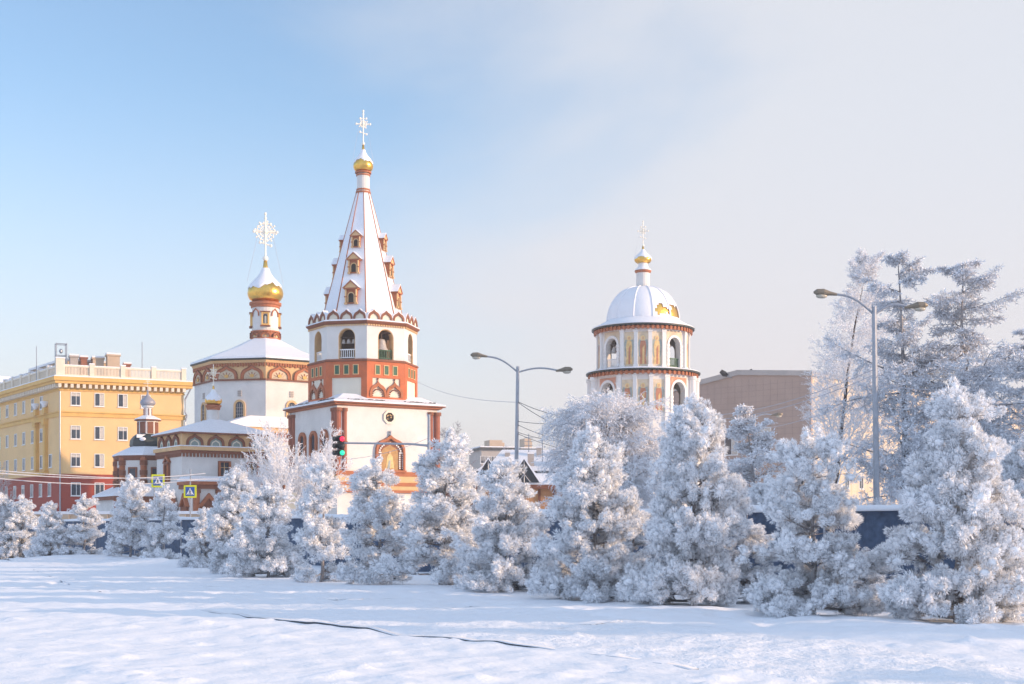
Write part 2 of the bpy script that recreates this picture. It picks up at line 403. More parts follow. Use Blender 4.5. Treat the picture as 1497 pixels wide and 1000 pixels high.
    d.ring([(-.86, 1.46), (0, 2.27), (.86, 1.46)], [(-.8, 1.445), (0, 2.162), (.8, 1.445)], -.22, 1.0, 2)
    dm = d.mesh('dormer', ['rust', 'tan', 'snow', 'dark'])
    for k in (-45, 45, 135, -135):
        for zd, sc in ((22.35, 1.0), (25.3, .9), (27.85, .74)):
            ap = a0 + (a1 - a0) * (zd - zA) / (zB - zA) + .16
            link('dormer', dm, t, FM(k, ap, 0, zd) @ Matrix.Scale(sc, 4))
    mb = MB(); mb.lathe([(.60, 33.3), (.60, 35.2)], 20); mb.build('drum', 'white', t, False)
    mb = MB()
    for z, r in ((33.35, .72), (33.6, .66), (35.0, .68), (35.25, .78)): mb.lathe([(r, z), (r, z + .14)], 20)
    mb.build('drum_ring', 'rust', t)
    onion(t, .95, 35.42, 38.1, seed=3); cross(t, 38.1, 41.2, 1.3, -25)
    return t
tower = tent_tower()

def bell(label, loc, r, group=None):
    b = thing('church_bell', label, 'bell', loc, 0, group)
    mb = MB(); mb.lathe([(r * k, z * r) for k, z in ((1.0, 0), (.93, .12), (.78, .35), (.66, .8), (.58, 1.25), (.48, 1.5), (.2, 1.62), (0, 1.63))], 20); mb.build('bell_body', 'bronze', b, True)
    mb = MB(); mb.tube([(0, 0, 1.6 * r), (0, 0, 2.5 * r)], r * .12, 6); mb.box(-r * 1.3, r * 1.3, -.06, .06, 2.3 * r, 2.55 * r); mb.build('hanger', 'barkdk', b)
    return b
def in_tower(deg, A, x, z): return Matrix.Translation(tower.location) @ Matrix.Rotation(R_(32.5), 4, 'Z') @ FM(deg, A, x, z) @ Vector((0, 0, 0))
bell('large bronze bell in the sunlit belfry arch with green railing', in_tower(0, 4.0, -.12, 18.0), .66)
for x, lb in ((-.5, 'left small bell of three in the shaded belfry arch'), (0, 'middle small bell of three in the shaded belfry arch'), (.5, 'right small bell of three in the shaded belfry arch')):
    bell(lb, in_tower(-45, 4.15, x, 18.55), .25, 'small bells in the belfry arch')

# ------------------------------------------------------------------ main church
def lunette_mesh(w, h, fill):
    mb = MB(); mb.ring(keel(0, w, h), keel(0, w * .78, h * .78), -.16, 0, 0); mb.prism(keel(0, w * .78, h * .78)[::-1], -.04, 0, 1)
    mb.ring(keel(0, w * 1.06, h * 1.07), keel(0, w * 1.003, h * 1.003), -.2, 0, 2)
    if fill:
        for i in range(7):
            a = pi * i / 6; mb.M = Matrix.Rotation(-a + pi / 2, 4, 'Y') if False else Matrix()
            x, z = cos(a), sin(a)
            mb.prism([(x * .3 * w - z * .05, .12 + z * .42 * h), (x * .12 * w, .1 + z * .12 * h), (x * .3 * w + z * .05, .12 + z * .42 * h)], -.10, -.05, 0)
        mb.prism([(w * .1 * cos(2 * pi * i / 10), h * .22 + h * .13 * sin(2 * pi * i / 10)) for i in range(10)][::-1], -.13, -.05, 3)
    else:
        mb.ring(keel(0, w * .56, h * .56), keel(0, w * .44, h * .44), -.09, -.04, 4)
    return mb.mesh('lunette', ['rust' if fill else 'brown', 'faded' if fill else 'teal', 'brown', 'ochre', 'cream'])
def main_church():
    Y = 150; t = thing('octagonal_church', 'white octagonal church with orange lunette frieze and large gold onion dome', 'church', (xx(388, Y), Y, 0), 33)
    A = 7.0; s = A * tan(pi / 8)
    mb = MB(); mb.ngon([(A, 0), (A, 19.1)], 8); mb.build('octagon_wall', 'white', t)
    mb = MB(); mb.ngon([(A - .05, 17.15), (A + .08, 17.15), (A + .08, 18.8), (A - .05, 18.8)], 8, 0, True); mb.build('frieze', 'tan', t)
    mb = MB(); mb.ngon([(A - .05, 16.98), (A + .2, 16.98), (A + .2, 17.14), (A - .05, 17.14)], 8, 0, True); mb.build('string_course', 'brown', t)
    lm = lunette_mesh(2.35, 1.35, True)
    for k in range(8):
        for x in (-1.42, 1.42): link('lunette', lm, t, FM(45 * k, A + .08, x, 17.16))
    mb = MB(); mb.ngon([(A - .05, 18.8), (A + .18, 18.82), (A + .3, 19.1), (A - .05, 19.1)], 8, 0, True)
    for k in range(8):
        mb.M = FM(45 * k, A)
        for i in range(20): x = -s + 2 * s * (i + .5) / 20; mb.box(x - .09, x + .09, -.22, 0, 18.5 - .08 * (i % 2), 18.795, 1)
    mb.build('dentil_cornice', ['tan', 'rust'], t)
    mb = MB(); mb.ngon([(A - .1, 19.11), (A + .42, 19.12), (A + .45, 19.28), (A - .1, 19.28)], 8, 0, True); mb.build('eaves', 'greendk', t)
    mb = MB(); mb.ngon([(A + .44, 19.285), (A + .38, 19.5), (A * .5, 21.1), (1.3, 22.3)], 8); mb.build('roof', 'snow', t)
    for k in range(8):
        mb = MB(); mb.M = FM(45 * k, A, 0, 13.0); mb.ring(arch(0, 1.3, 0, 1.35), arch(0, .86, .15, 1.35), -.14, 0, 0); w = mb.build('arched_window', 'tan', t)
        mb = MB(); mb.M = FM(45 * k, A, 0, 13.0); mb.prism(arch(0, .88, .1, 1.35)[::-1], -.03, 0, 0)
        for x in (-.25, 0, .25): mb.box(x - .02, x + .02, -.06, -.032, .15, 1.6, 1)
        for z in (.45, .8, 1.15): mb.box(-.4, .4, -.058, -.034, z - .02, z + .02, 1)
        mb.build('pane', ['glass', 'concrete'], w)
        mb = MB(); mb.M = FM(45 * k, A, 0, 15.35)
        for z in (0, .22, .44): mb.box(-.2, .2, -.1, 0, z, z + .16)
        mb.build('vent', 'concrete', t)
    # nave block towards the bell tower
    mb = MB(); mb.box(-7, 12, -7.9, 2, 0, 11.75); mb.build('nave_wall', 'white', t)
    mb = MB(); mb.box(-7.3, 12, -8.2, -7.6, 11.45, 11.95, 0)
    for i in range(44): x = -7.2 + .42 * i; mb.box(x, x + .2, -8.12, -7.9, 11.0 - .1 * (i % 2), 11.45, 1)
    for i in range(44): x = -7.2 + .42 * i; mb.box(x, x + .4, -8.02, -7.9, 10.55, 10.72, 1)
    mb.build('nave_cornice', ['tan', 'rust'], t)
    mb = MB(); mb.box(-7.5, 12, -8.4, -7.3, 11.96, 12.15); mb.prism([(-7.5, 12.155), (-7.3, 12.4), (-5.2, 13.1), (12, 13.1), (12, 12.155)], -8.35, -5.5); mb.build('nave_roof', 'snow', t)
    for x in (-4.5, 1.5, 5.5):
        mb = MB(); mb.M = FM(0, 7.9, x, 6.8); mb.ring(arch(0, 1.9, 0, 2.2), arch(0, 1.1, .2, 2.2), -.22, 0, 0); w = mb.build('portal_window', 'rust', t)
        mb = MB(); mb.M = FM(0, 7.9, x, 6.8); mb.prism(arch(0, 1.1, .15, 2.2)[::-1], -.04, 0, 0); mb.build('pane', 'glass', w)
    # cupola drum
    mb = MB(); mb.lathe([(1.46, 21.9), (1.46, 26.2)], 24); mb.build('drum', 'white', t)
    mb = MB(); mb.lathe([(1.6, 21.8), (1.6, 22.3), (1.5, 22.3), (1.5, 22.9), (1.62, 22.9), (1.62, 23.05), (1.4, 23.05)], 24); mb.build('drum_base', 'rust', t)
    mb = MB(); mb.lathe([(1.4, 25.6), (1.56, 25.62), (1.6, 25.85), (1.75, 25.95), (1.75, 26.2), (1.3, 26.3)], 24); mb.build('drum_cornice', 'rust', t)
    lm2 = lunette_mesh(.9, .55, True)
    for k in range(8):
        link('lunette', lm2, t, FM(45 * k + 22.5, 1.5, 0, 22.32))
        mb = MB(); mb.M = FM(45 * k - 33 + 10, 1.44)
        if k % 2 == 0:
            mb.ring(rect(-.42, .42, 23.6, 25.0), rect(-.24, .24, 23.75, 24.85), -.2, .05, 0, True); mb.box(-.55, .55, -.3, .05, 25.0, 25.1, 1); mb.box(-.55, .55, -.3, .05, 23.45, 23.58, 1)
            w = mb.build('drum_window', ['ochre', 'brown'], t)
            mb = MB(); mb.M = FM(45 * k - 33 + 10, 1.44); mb.prism(arch(0, .5, 23.74, 24.55)[::-1], -.04, .05, 0); mb.prism(arch(.02, .2, 23.8, 24.5)[::-1], -.06, -.04, 1); mb.build('pane', ['glass', 'cream'], w)
        else:
            mb.ring(keel(0, 1.0, .9, 24.6), keel(0, .86, .78, 24.6), -.1, .02, 0); mb.build('blind_arch', 'rust', t)
    onion(t, 1.95, 26.3, 31.1, seed=1); cross(t, 31.1, 36.0, 2.5, -22)
    return t
main_church()

# ------------------------------------------------------------------ side chapel
def chapel():
    Y = 138; t = thing('side_chapel', 'low white chapel with teal lunettes and small half gilded dome on hipped roof', 'chapel', (xx(312, Y), Y, 0), 33)
    a, b = 4.6, 3.7
    mb = MB(); mb.box(-a, a, -b, b, 0, 9.6); mb.build('wall', 'white', t)
    mb = MB(); mb.box(-a + .05, a - .05, -b + .05, b - .05, 9.6, 10.75); mb.build('frieze', 'tan', t)
    mb = MB()
    mb.box(-a - .28, a + .28, -b - .28, b + .28, 9.15, 9.5, 0); mb.box(-a - .12, a + .12, -b - .12, b + .12, 8.85, 9.148, 1)
    for i in range(26): x = -a + 2 * a * (i + .5) / 26; mb.box(x - .1, x + .1, -b - .14, -b, 8.5, 8.845, 1)
    for i in range(20): y = -b + 2 * b * (i + .5) / 20; mb.box(-a - .14, -a, y - .1, y + .1, 8.5, 8.845, 1)
    mb.build('cornice', ['tan', 'brown'], t)
    mb = MB(); mb.box(-a - .32, a + .32, -b - .32, b + .32, 9.505, 9.6); mb.build('cornice_snow', 'snow', t)
    lm = lunette_mesh(1.62, 1.05, False)
    for x in (-3.3, -1.15, 1.0, 3.15): link('lunette', lm, t, FM(0, b - .05, x, 9.62))
    for x in (-2.1, 0, 2.1): link('lunette', lm, t, FM(-90, a - .05, x, 9.62))
    mb = MB(); mb.box(-a - .35, a + .35, -b - .35, b + .35, 10.76, 10.9); mb.build('eaves', 'brown', t)
    mb = MB(); v = [mb.v(p) for p in ((-a - .36, -b - .36, 10.905), (a + .36, -b - .36, 10.905), (a + .36, b + .36, 10.905), (-a - .36, b + .36, 10.905),
                                      (-a - .3, -b - .3, 11.05), (a + .3, -b - .3, 11.05), (a + .3, b + .3, 11.05), (-a - .3, b + .3, 11.05),
                                      (-.5, -.5, 12.5), (.5, -.5, 12.5), (.5, .5, 12.5), (-.5, .5, 12.5))]
    for o in (0, 4):
        for i in range(4): mb.f((v[o + i], v[o + (i + 1) % 4], v[o + 4 + (i + 1) % 4], v[o + 4 + i]))
    mb.f(v[8:12]); mb.build('roof', 'snow', t)
    mb = MB(); mb.lathe([(.62, 12.3), (.56, 12.6), (.56, 13.7)], 20); mb.build('drum', 'white', t)
    mb = MB(); mb.lathe([(.55, 13.45), (.66, 13.5), (.72, 13.75), (.8, 13.8), (.8, 13.95), (.4, 13.98)], 20); mb.build('drum_cornice', 'rust', t)
    onion(t, .86, 13.98, 16.0, seed=5, low=.52); cross(t, 16.0, 18.0, 1.15, -20)
    def win(deg, A, x, z, w, h, gabled):
        mb = MB(); mb.M = FM(deg, A, x, z); mb.ring(rect(-w / 2 - .22, w / 2 + .22, -.15, h + .15), rect(-w / 2, w / 2, 0, h), -.22, 0, 0, True)
        for sx in (-1, 1): mb.tube([(sx * (w / 2 + .11), -.26, -.1), (sx * (w / 2 + .11), -.26, h + .1)], .09, 6, 1)
        if gabled:
            mb.box(-w / 2 - .4, w / 2 + .4, -.34, 0, h + .16, h + .3, 0); mb.ring([(-w / 2 - .45, h + .3), (0, h + .95), (w / 2 + .45, h + .3)], [(-w / 2 - .2, h + .3), (0, h + .72), (w / 2 + .2, h + .3)], -.3, 0, 1)
        o = mb.build('framed_window', ['brown', 'rust'], t)
        mb = MB(); mb.M = FM(deg, A, x, z); mb.prism(rect(-w / 2, w / 2, 0, h)[::-1], -.03, 0)
        mb.box(-.03, .03, -.07, -.032, 0, h, 1); mb.box(-w / 2, w / 2, -.066, -.034, h * .6, h * .6 + .05, 1); mb.build('pane', ['glass', 'tan'], o)
    win(-90, a, -.2, 6.3, .8, 1.5, True); win(0, b, -.3, 6.75, .85, 1.25, False); win(0, b, 2.6, 6.75, .85, 1.25, False)
    # porch in front, cornice and portals
    mb = MB(); mb.box(-a - .2, 3.2, -b - 3.4, -b - .005, 0, 5.7); mb.build('porch_wall', 'white', t)
    mb = MB(); mb.box(-a - .55, 3.5, -b - 3.75, -b - .2, 5.7, 6.0, 0); mb.box(-a - .4, 3.35, -b - 3.6, -b - .2, 5.3, 5.695, 1); mb.build('porch_cornice', ['rust', 'brown'], t)
    mb = MB(); mb.box(-a - .6, 3.55, -b - 3.8, -b - .3, 6.005, 6.18); mb.prism([(-a - .6, 6.185), (-a - .2, 6.5), (3.2, 6.5), (3.55, 6.185)], -b - 3.75, -b - .3); mb.build('porch_roof', 'snow', t)
    for x in (-4.4, -2.1, .6, 3.0):
        mb = MB(); mb.lathe([(.32, 0), (.32, 4.9)], 12, c=(x, -b - 3.5)); mb.lathe([(.42, 4.9), (.42, 5.25)], 12, mi=1, c=(x, -b - 3.5)); mb.build('porch_column', ['rust', 'brown'], t)
    for dg, A, x in ((0, b + 3.4, -3.2), (0, b + 3.4, -.7), (0, b + 3.4, 1.8), (-90, a + .2, 2.0), (-90, a + .2, 5.4)):
        mb = MB(); mb.M = FM(dg, A, x, .2); mb.ring(rect(-.85, .85, 0, 3.4), rect(-.5, .5, 0, 2.9), -.25, 0, 0)
        mb.ring([(-1.1, 3.4), (0, 4.7), (1.1, 3.4)], [(-.7, 3.4), (0, 4.25), (.7, 3.4)], -.35, 0, 1); mb.prism([(-.7, 3.41), (0, 4.24), (.7, 3.41)][::-1], -.1, 0, 0)
        o = mb.build('gabled_portal', ['brown', 'rust'], t)
        mb = MB(); mb.M = FM(dg, A, x, .2); mb.prism(rect(-.5, .5, 0, 2.9)[::-1], -.03, 0); mb.build('door', 'glass', o)
    # snow-covered stair canopy
    mb = MB(); mb.prism([(-.6, 2.3), (4.6, 4.9), (5.4, 4.9), (5.4, 4.5), (4.6, 4.5), (-.6, 1.95)], -b - 6.6, -b - 3.9); mb.build('canopy_roof', 'snow', t)
    mb = MB()
    for x, zt in ((.2, 2.3), (4.4, 4.4)):
        for y in (-b - 6.4, -b - 4.1): mb.tube([(x, y, 0), (x, y, zt)], .08, 6)
    mb.prism([(-.6, 1.84), (4.6, 4.39), (5.4, 4.39), (5.4, 4.49), (4.6, 4.49), (-.6, 1.94)], -b - 6.55, -b - 3.95); mb.build('canopy_frame', 'brown', t)
chapel()

def turret():
    Y = 143; t = thing('chapel_turret', 'small octagonal chapel with red quoins and grey frosted onion dome', 'chapel', (xx(216, Y), Y, 0), 30)
    A = 2.95; s = A * tan(pi / 8)
    mb = MB(); mb.ngon([(A, 0), (A, 8.9)], 8); mb.build('wall', 'white', t)
    for k in range(8):
        mb = MB(); a = pi / 8 + k * pi / 4; r = A / cos(pi / 8)
        for i in range(17):
            mb.lathe([(.34 + .07 * (i % 2), .5 + i * .5), (.34 + .07 * (i % 2), .98 + i * .5)], 8, c=(r * sin(a) * .99, -r * cos(a) * .99), mi=i % 2)
        mb.build('quoin', ['rust', 'brown'], t)
    mb = MB(); mb.ngon([(A, 8.5), (A + .25, 8.75), (A + .4, 9.0), (A, 9.0)], 8, 0, True); mb.build('cornice', 'brown', t)
    mb = MB(); mb.ngon([(A + .42, 9.005), (A + .36, 9.16), (1.5, 10.1)], 8); mb.build('roof', 'snow', t)
    for k in range(8):
        mb = MB(); mb.M = FM(45 * k, A, 0, 5.8); mb.ring(rect(-.5, .5, -.1, 2.0), rect(-.34, .34, 0, 1.85), -.12, 0, 0, True); w = mb.build('window', 'brown', t)
        mb = MB(); mb.M = FM(45 * k, A, 0, 5.8); mb.prism(rect(-.34, .34, 0, 1.85)[::-1], -.03, 0); mb.build('pane', 'glass', w)
    mb = MB(); mb.ngon([(1.62, 9.9), (1.74, 10.2), (1.68, 10.7), (1.4, 11.1), (1.1, 11.35)], 8); mb.build('bulbous_roof', 'greendk', t)
    mb = MB(); mb.lathe([(.4, 11.05), (.3, 11.2)], 8, c=(.3, -1.35)); mb.box(-1.45, -.3, -1.2, -1.05, 10.9, 11.25); mb.ball((-.9, -1.45, 10.75), .35, 0, 8, .6); mb.build('snow_patch', 'snow', t)
    mb = MB(); mb.ngon([(1.0, 11.3), (1.0, 12.75)], 8); mb.build('lantern', 'white', t)
    mb = MB()
    for k in range(8):
        mb.M = FM(45 * k, 1.0); mb.box(-.3, .3, -.05, 0, 11.4, 12.6)
    mb.build('lantern_panel', 'brown', t)
    mb = MB(); mb.ngon([(1.0, 12.7), (1.28, 12.76), (1.28, 12.86), (.9, 12.86)], 8, 0); mb.build('lantern_cornice', 'brown', t)
    mb = MB(); mb.ngon([(1.28, 12.87), (1.2, 12.98), (.55, 13.3)], 8); mb.build('lantern_roof', 'snow', t)
    mb = MB(); mb.lathe([(.4, 13.2), (.4, 14.1), (.6, 14.2), (.6, 14.32), (.3, 14.33)], 16)
    mb.build('drum', 'trimw', t)
    mb = MB()
    for k in range(6): a = 2 * pi * k / 6; mb.tube([(.42 * sin(a), -.42 * cos(a), 13.3), (.42 * sin(a), -.42 * cos(a), 14.05)], .05, 6)
    mb.build('drum_column', 'brown', t)
    onion(t, .80, 14.33, 15.9, 'silver', False); cross(t, 15.9, 17.2, .75, -20, lace=False)
    # low annex with snowy lean-to roof
    mb = MB(); mb.box(-4.6, 4.2, -5.2, 3, 0, 4.4); mb.build('annex_wall', 'white', t)
    mb = MB(); mb.box(-4.9, 4.5, -5.5, 3.2, 4.4, 4.75, 0)
    for x in (-4.5, -1.5, 1.5, 4.0): mb.box(x - .3, x + .3, -5.4, -5.2, 0, 4.4, 1)
    mb.build('annex_trim', ['brown', 'rust'], t)
    mb = MB(); mb.prism([(-5.0, 4.755), (-4.9, 4.95), (-2.6, 6.0), (2.6, 6.0), (4.6, 4.95), (4.6, 4.755)], -5.6, 3.3); mb.build('annex_roof', 'snow', t)
    for x in (-3, 0, 2.8):
        mb = MB(); mb.M = FM(0, 5.2, x, 1.4); mb.ring(arch(0, 1.3, 0, 1.4), arch(0, .8, 0, 1.4), -.15, 0, 0); w = mb.build('annex_window', 'brown', t)
        mb = MB(); mb.M = FM(0, 5.2, x, 1.4); mb.prism(arch(0, .8, 0, 1.4)[::-1], -.03, 0); mb.build('pane', 'glass', w)
turret()

# ------------------------------------------------------------------ domed round bell tower
def dome_tower():
    Y = 155; t = thing('domed_bell_tower', 'round white bell tower with snowy ribbed dome and painted saints', 'church tower', (xx(940, Y), Y, 0), -5.4)
    n = 16; step = 360 / n
    def saint(parent, A, deg, z0, h, robe):
        mb = MB(); mb.M = FM(deg, A, 0, z0)
        mb.prism(rect(-.62, .62, 0, h), -.02, .05, 0)
        o = mb.build('fresco_panel', 'faded', parent)
        mb = MB(); mb.M = FM(deg, A, 0, z0); k = h / 3.9
        for sx in (-1, 1):
            pts = [(sx * .22, 2.9 * k), (sx * .46, 3.05 * k), (sx * .56, 2.6 * k), (sx * .46, 1.2 * k), (sx * .30, .9 * k)]
            mb.prism(pts if sx < 0 else pts[::-1], -.04, -.022, 0)
        mb.prism([(-.36, .2 * k), (-.30, 1.1 * k), (-.36, 2.2 * k), (-.26, 2.85 * k), (.26, 2.85 * k), (.36, 2.2 * k), (.28, 1.1 * k), (.38, .2 * k)], -.06, -.042, 1)
        mb.prism([(-.08, .2 * k), (-.06, 2.0 * k), (.16, 2.4 * k), (.14, .2 * k)], -.075, -.062, 2)
        mb.prism([(.24 * cos(2 * pi * i / 14), 3.18 * k + .26 * sin(2 * pi * i / 14)) for i in range(14)][::-1], -.07, -.042, 3)
        mb.prism([(.13 * cos(2 * pi * i / 12), 3.16 * k + .17 * sin(2 * pi * i / 12)) for i in range(12)][::-1], -.085, -.071, 4)
        mb.build('saint_figure', ['wing', robe, 'robeb' if robe == 'robe' else 'robe', 'halo', 'skin'], o)
    FAC = [(90 * q + d, hs, d == 45) for q in range(4) for d, hs in ((0, 8.67), (17.33, 8.67), (45, 19.0), (72.67, 8.67))]
    def tier(Rv, z0, z1, zb, zs, w, name):
        mb = MB()
        for c, hs, ar in FAC:
            A, s, tm = Rv * cos(R_(hs)), Rv * sin(R_(hs)), .6 * tan(R_(hs)); mb.M = FM(c, A)
            if ar: wall_arch(mb, s, z0, z1, w, zb, zs, .6, 0, tm)
            else: mb.box(-s + tm, s - tm, 0, .6, z0, z1, 0, tm)
        mb.build(name, 'white', t)
        for q in range(4):
            for d in (-26, -8.67, 8.67, 26):
                mb = MB(); mb.M = FM(90 * q + d, Rv - .04); mb.box(-.21, .21, -.2, .1, z0, z1 - .02); mb.box(-.28, .28, -.27, .1, z1 - .42, z1 - .2); mb.box(-.28, .28, -.27, .1, z0, z0 + .35)
                mb.build('pilaster', 'trimw', t)
        for c, hs, ar in FAC:
            if not ar: continue
            A = Rv * cos(R_(hs)); mb = MB(); mb.M = FM(c, A)
            mb.ring(arch(0, w + .56, zb, zs), arch(0, w + .01, zb, zs), -.12, 0, 0)
            for sx in (-1, 1):
                for i in range(6): mb.box(sx * (w / 2 + .17) - .2, sx * (w / 2 + .17) + .2, -.17, -.0, zb + .1 + i * .42, zb + .34 + i * .42, 0)
            mb.build('arch_surround', 'trimw', t)
            mb = MB(); mb.M = FM(c, A - .2, 0, zb); mb.box(-w / 2, w / 2, -.05, .05, .9, 1.0); mb.box(-w / 2, w / 2, -.05, .05, .05, .15)
            for i in range(9): x = -w / 2 + w * (i + .5) / 9; mb.box(x - .035, x + .035, -.03, .03, .15, .9)
            mb.build('railing', 'greenp' if c == 45 else 'wframe', t)
    z0, z1 = 19.15, 23.5; tier(5.12, z0, z1, 19.35, 21.75, 1.72, 'upper_wall')
    for c, robe in ((0, 'robe'), (17.33, 'robeb'), (-17.33, 'robeb'), (72.67, 'robe'), (-72.67, 'robe')): saint(t, 5.12 * cos(R_(8.67)), c, 19.35, 3.75, robe)
    def spandrel(Rv, c, w, zs, zt, m):
        A = Rv * cos(R_(19)); mb = MB(); mb.M = FM(c, A); tp = arch(0, w, zs, zs)[1:-1]
        mb.ring([(x, max(zt, z + .05)) for x, z in tp], tp, -.05, 0); mb.build('fresco_spandrel', m, t)
    for c in (45, -45): spandrel(5.12, c, 2.34, 21.75, 23.3, 'faded')
    tier(5.8, 0, 18.5, 13.6, 16.7, 1.9, 'lower_wall')
    for c in (0, 17.33, -17.33): saint(t, 5.8 * cos(R_(8.67)), c, 14.2, 3.6, 'robe')
    for c in (45, -45): spandrel(5.8, c, 2.5, 16.7, 18.15, 'pink')
    for c in (66, 86, -66, -86, 94, -94):
        a = R_(c); r = 6.0
        mb = MB(); mb.lathe([(.34, 0), (.32, 18.0), (.44, 18.05), (.44, 18.4)], 12, c=(r * sin(a), -r * cos(a))); mb.build('column', 'trimw', t)
    def corn(name, r, z):
        mb = MB(); mb.lathe([(r - 1.0, z), (r - .45, z), (r - .35, z + .22), (r - 1, z + .22)], 48, 0, 0, True)
        for i in range(64): mb.M = FM(360 / 64 * i, r - .37); mb.box(-.14, .14, -.14, .05, z - .12, z + .28)
        mb.build(name, 'rust', t)
        mb = MB(); mb.lathe([(r - .9, z + .3), (r, z + .32), (r + .02, z + .48), (r - .9, z + .5)], 64, 0, 0, True); mb.build('eaves', 'greendk', t)
    corn('cornice', 5.8, 23.5); corn('lower_cornice', 6.45, 18.5)
    mb = MB(); mb.lathe([(2.6, 19.0), (2.6, 23.6)], 16); mb.lathe([(4.4, 19.0), (4.4, 19.12)], 16); mb.lathe([(4.4, 23.45), (4.4, 23.6)], 16); mb.lathe([(2.2, 0), (2.2, 19.0)], 16); mb.build('core', 'interior', t)  # core added to keep the arches dark, with floor and ceiling slabs
    mb = MB(); mb.lathe([(6.46, 18.99), (6.38, 19.08), (5.0, 19.3)], 48); mb.build('ledge_snow', 'snow', t, False)
    mb = MB(); mb.lathe([(5.8, 23.99), (5.74, 24.1), (5.0, 24.45), (4.15, 24.95), (3.9, 24.95)], 48); mb.build('skirt_roof', 'snow', t, True)
    def dr(q): return .8 + 3.3 * cos(q * pi / 2) ** 1.02
    def dz(q): return 24.9 + 3.85 * sin(q * pi / 2) ** 1.12
    mb = MB(); mb.lathe([(dr(i / 14), dz(i / 14)) for i in range(15)], 48); dm = mb.build('dome', 'gold', t, True)
    # snow shell with two bare patches
    mb = MB(); nn, mm = 96, 28; rs = random.Random(4); idx = {}
    j1 = [rs.uniform(-.03, .03) for _ in range(nn)]
    def pt(i, j):
        if (i % nn, j) not in idx:
            a = 2 * pi * i / nn; q = j / mm; r = dr(q) + .07
            idx[(i % nn, j)] = mb.v((r * sin(a), -r * cos(a), dz(q) + .04))
        return idx[(i % nn, j)]
    for i in range(nn):
        deg = 360 * (i + .5) / nn
        for j in range(mm):
            q = (j + .5) / mm
            jr = 2.2 * j1[i // 3]; wv = 2.5 * sin(q * 31 + 1) + 1.5 * sin(q * 67); bare = (21 + wv < deg < 46 + .6 * wv and .04 + abs(jr) * .8 + .02 * sin(deg) < q < .30 + jr - .006 * abs(deg - 30)) or (50 + wv * .5 < deg < 80 and .03 < q < .36 - (deg - 50) * .006 + jr)
            if not bare: mb.f((pt(i, j), pt(i + 1, j), pt(i + 1, j + 1), pt(i, j + 1)))
    mb.build('snow_cover', 'snow', dm, True)
    mb = MB()
    for k in range(12):
        a = R_(30 * k + 15.5); mb.tube([((dr(i / 12) + .10) * sin(a), -(dr(i / 12) + .10) * cos(a), dz(i / 12) + .05) for i in range(13)], .07, 5)
    mb.build('dome_rib', 'snow', t)
    mb = MB(); mb.lathe([(.82, 28.6), (.80, 28.9), (.76, 28.9), (.76, 30.55)], 20); mb.build('drum', 'white', t)
    mb = MB(); mb.lathe([(.95, 28.62), (.95, 28.8), (.7, 28.81)], 20); mb.lathe([(.74, 30.4), (.9, 30.5), (.95, 30.68), (.5, 30.7)], 20, mi=1); mb.build('drum_ring', ['teal', 'rust'], t)
    mb = MB(); mb.lathe([(.95, 30.71), (.9, 30.82), (.6, 31.1), (.5, 31.5), (.5, 31.6)], 20); mb.build('drum_snow', 'snow', t, True)
    onion(t, .98, 31.55, 33.55, seed=8, low=.58); cross(t, 33.55, 36.3, 1.15, 0)
    return t
dt = dome_tower()
def in_dome(deg, A, z): return Matrix.Translation(dt.location) @ Matrix.Rotation(R_(-5.4), 4, 'Z') @ FM(deg, A, 0, z) @ Vector((0, 0, 0))
bell('bronze bell in the left arch of the domed tower', in_dome(-45, 4.5, 21.0), .38)

# ------------------------------------------------------------------ windows by copying
def sash_mesh(w, h):
    mb = MB(); mb.ring(rect(-w / 2 - .09, w / 2 + .09, -.09, h + .09), rect(-w / 2, w / 2, 0, h), -.07, .0, 0, True)
    mb.box(.03, .09, -.06, -.005, 0, h); mb.box(-w / 2 - .16, w / 2 + .16, -.16, .0, -.17, -.095)
    gs = []
    for k in range(4):
        g = MB(); g.prism(rect(-w / 2, w / 2, 0, h)[::-1], -.025, 0)
        if k == 1: g.box(.1, w / 2 - .02, -.032, -.0255, .05, h - .05, 1)
        if k == 2: g.box(-w / 2 + .02, -.02, -.032, -.0255, h * .35, h - .05, 2); g.box(.1, w / 2 - .02, -.032, -.0255, h * .5, h - .05, 2)
        if k == 3: g.box(-w / 2 + .02, w / 2 - .02, -.032, -.0255, h * .72, h - .05, 1)
        gs.append(g.mesh('pane', ['glass', 'curtain', 'curtaindk']))
    return mb.mesh('window', 'wframe'), gs
def put_window(ms, parent, basis):
    w = link('window', ms[0], parent, basis); link('pane', random.choice(ms[1]), w); return w

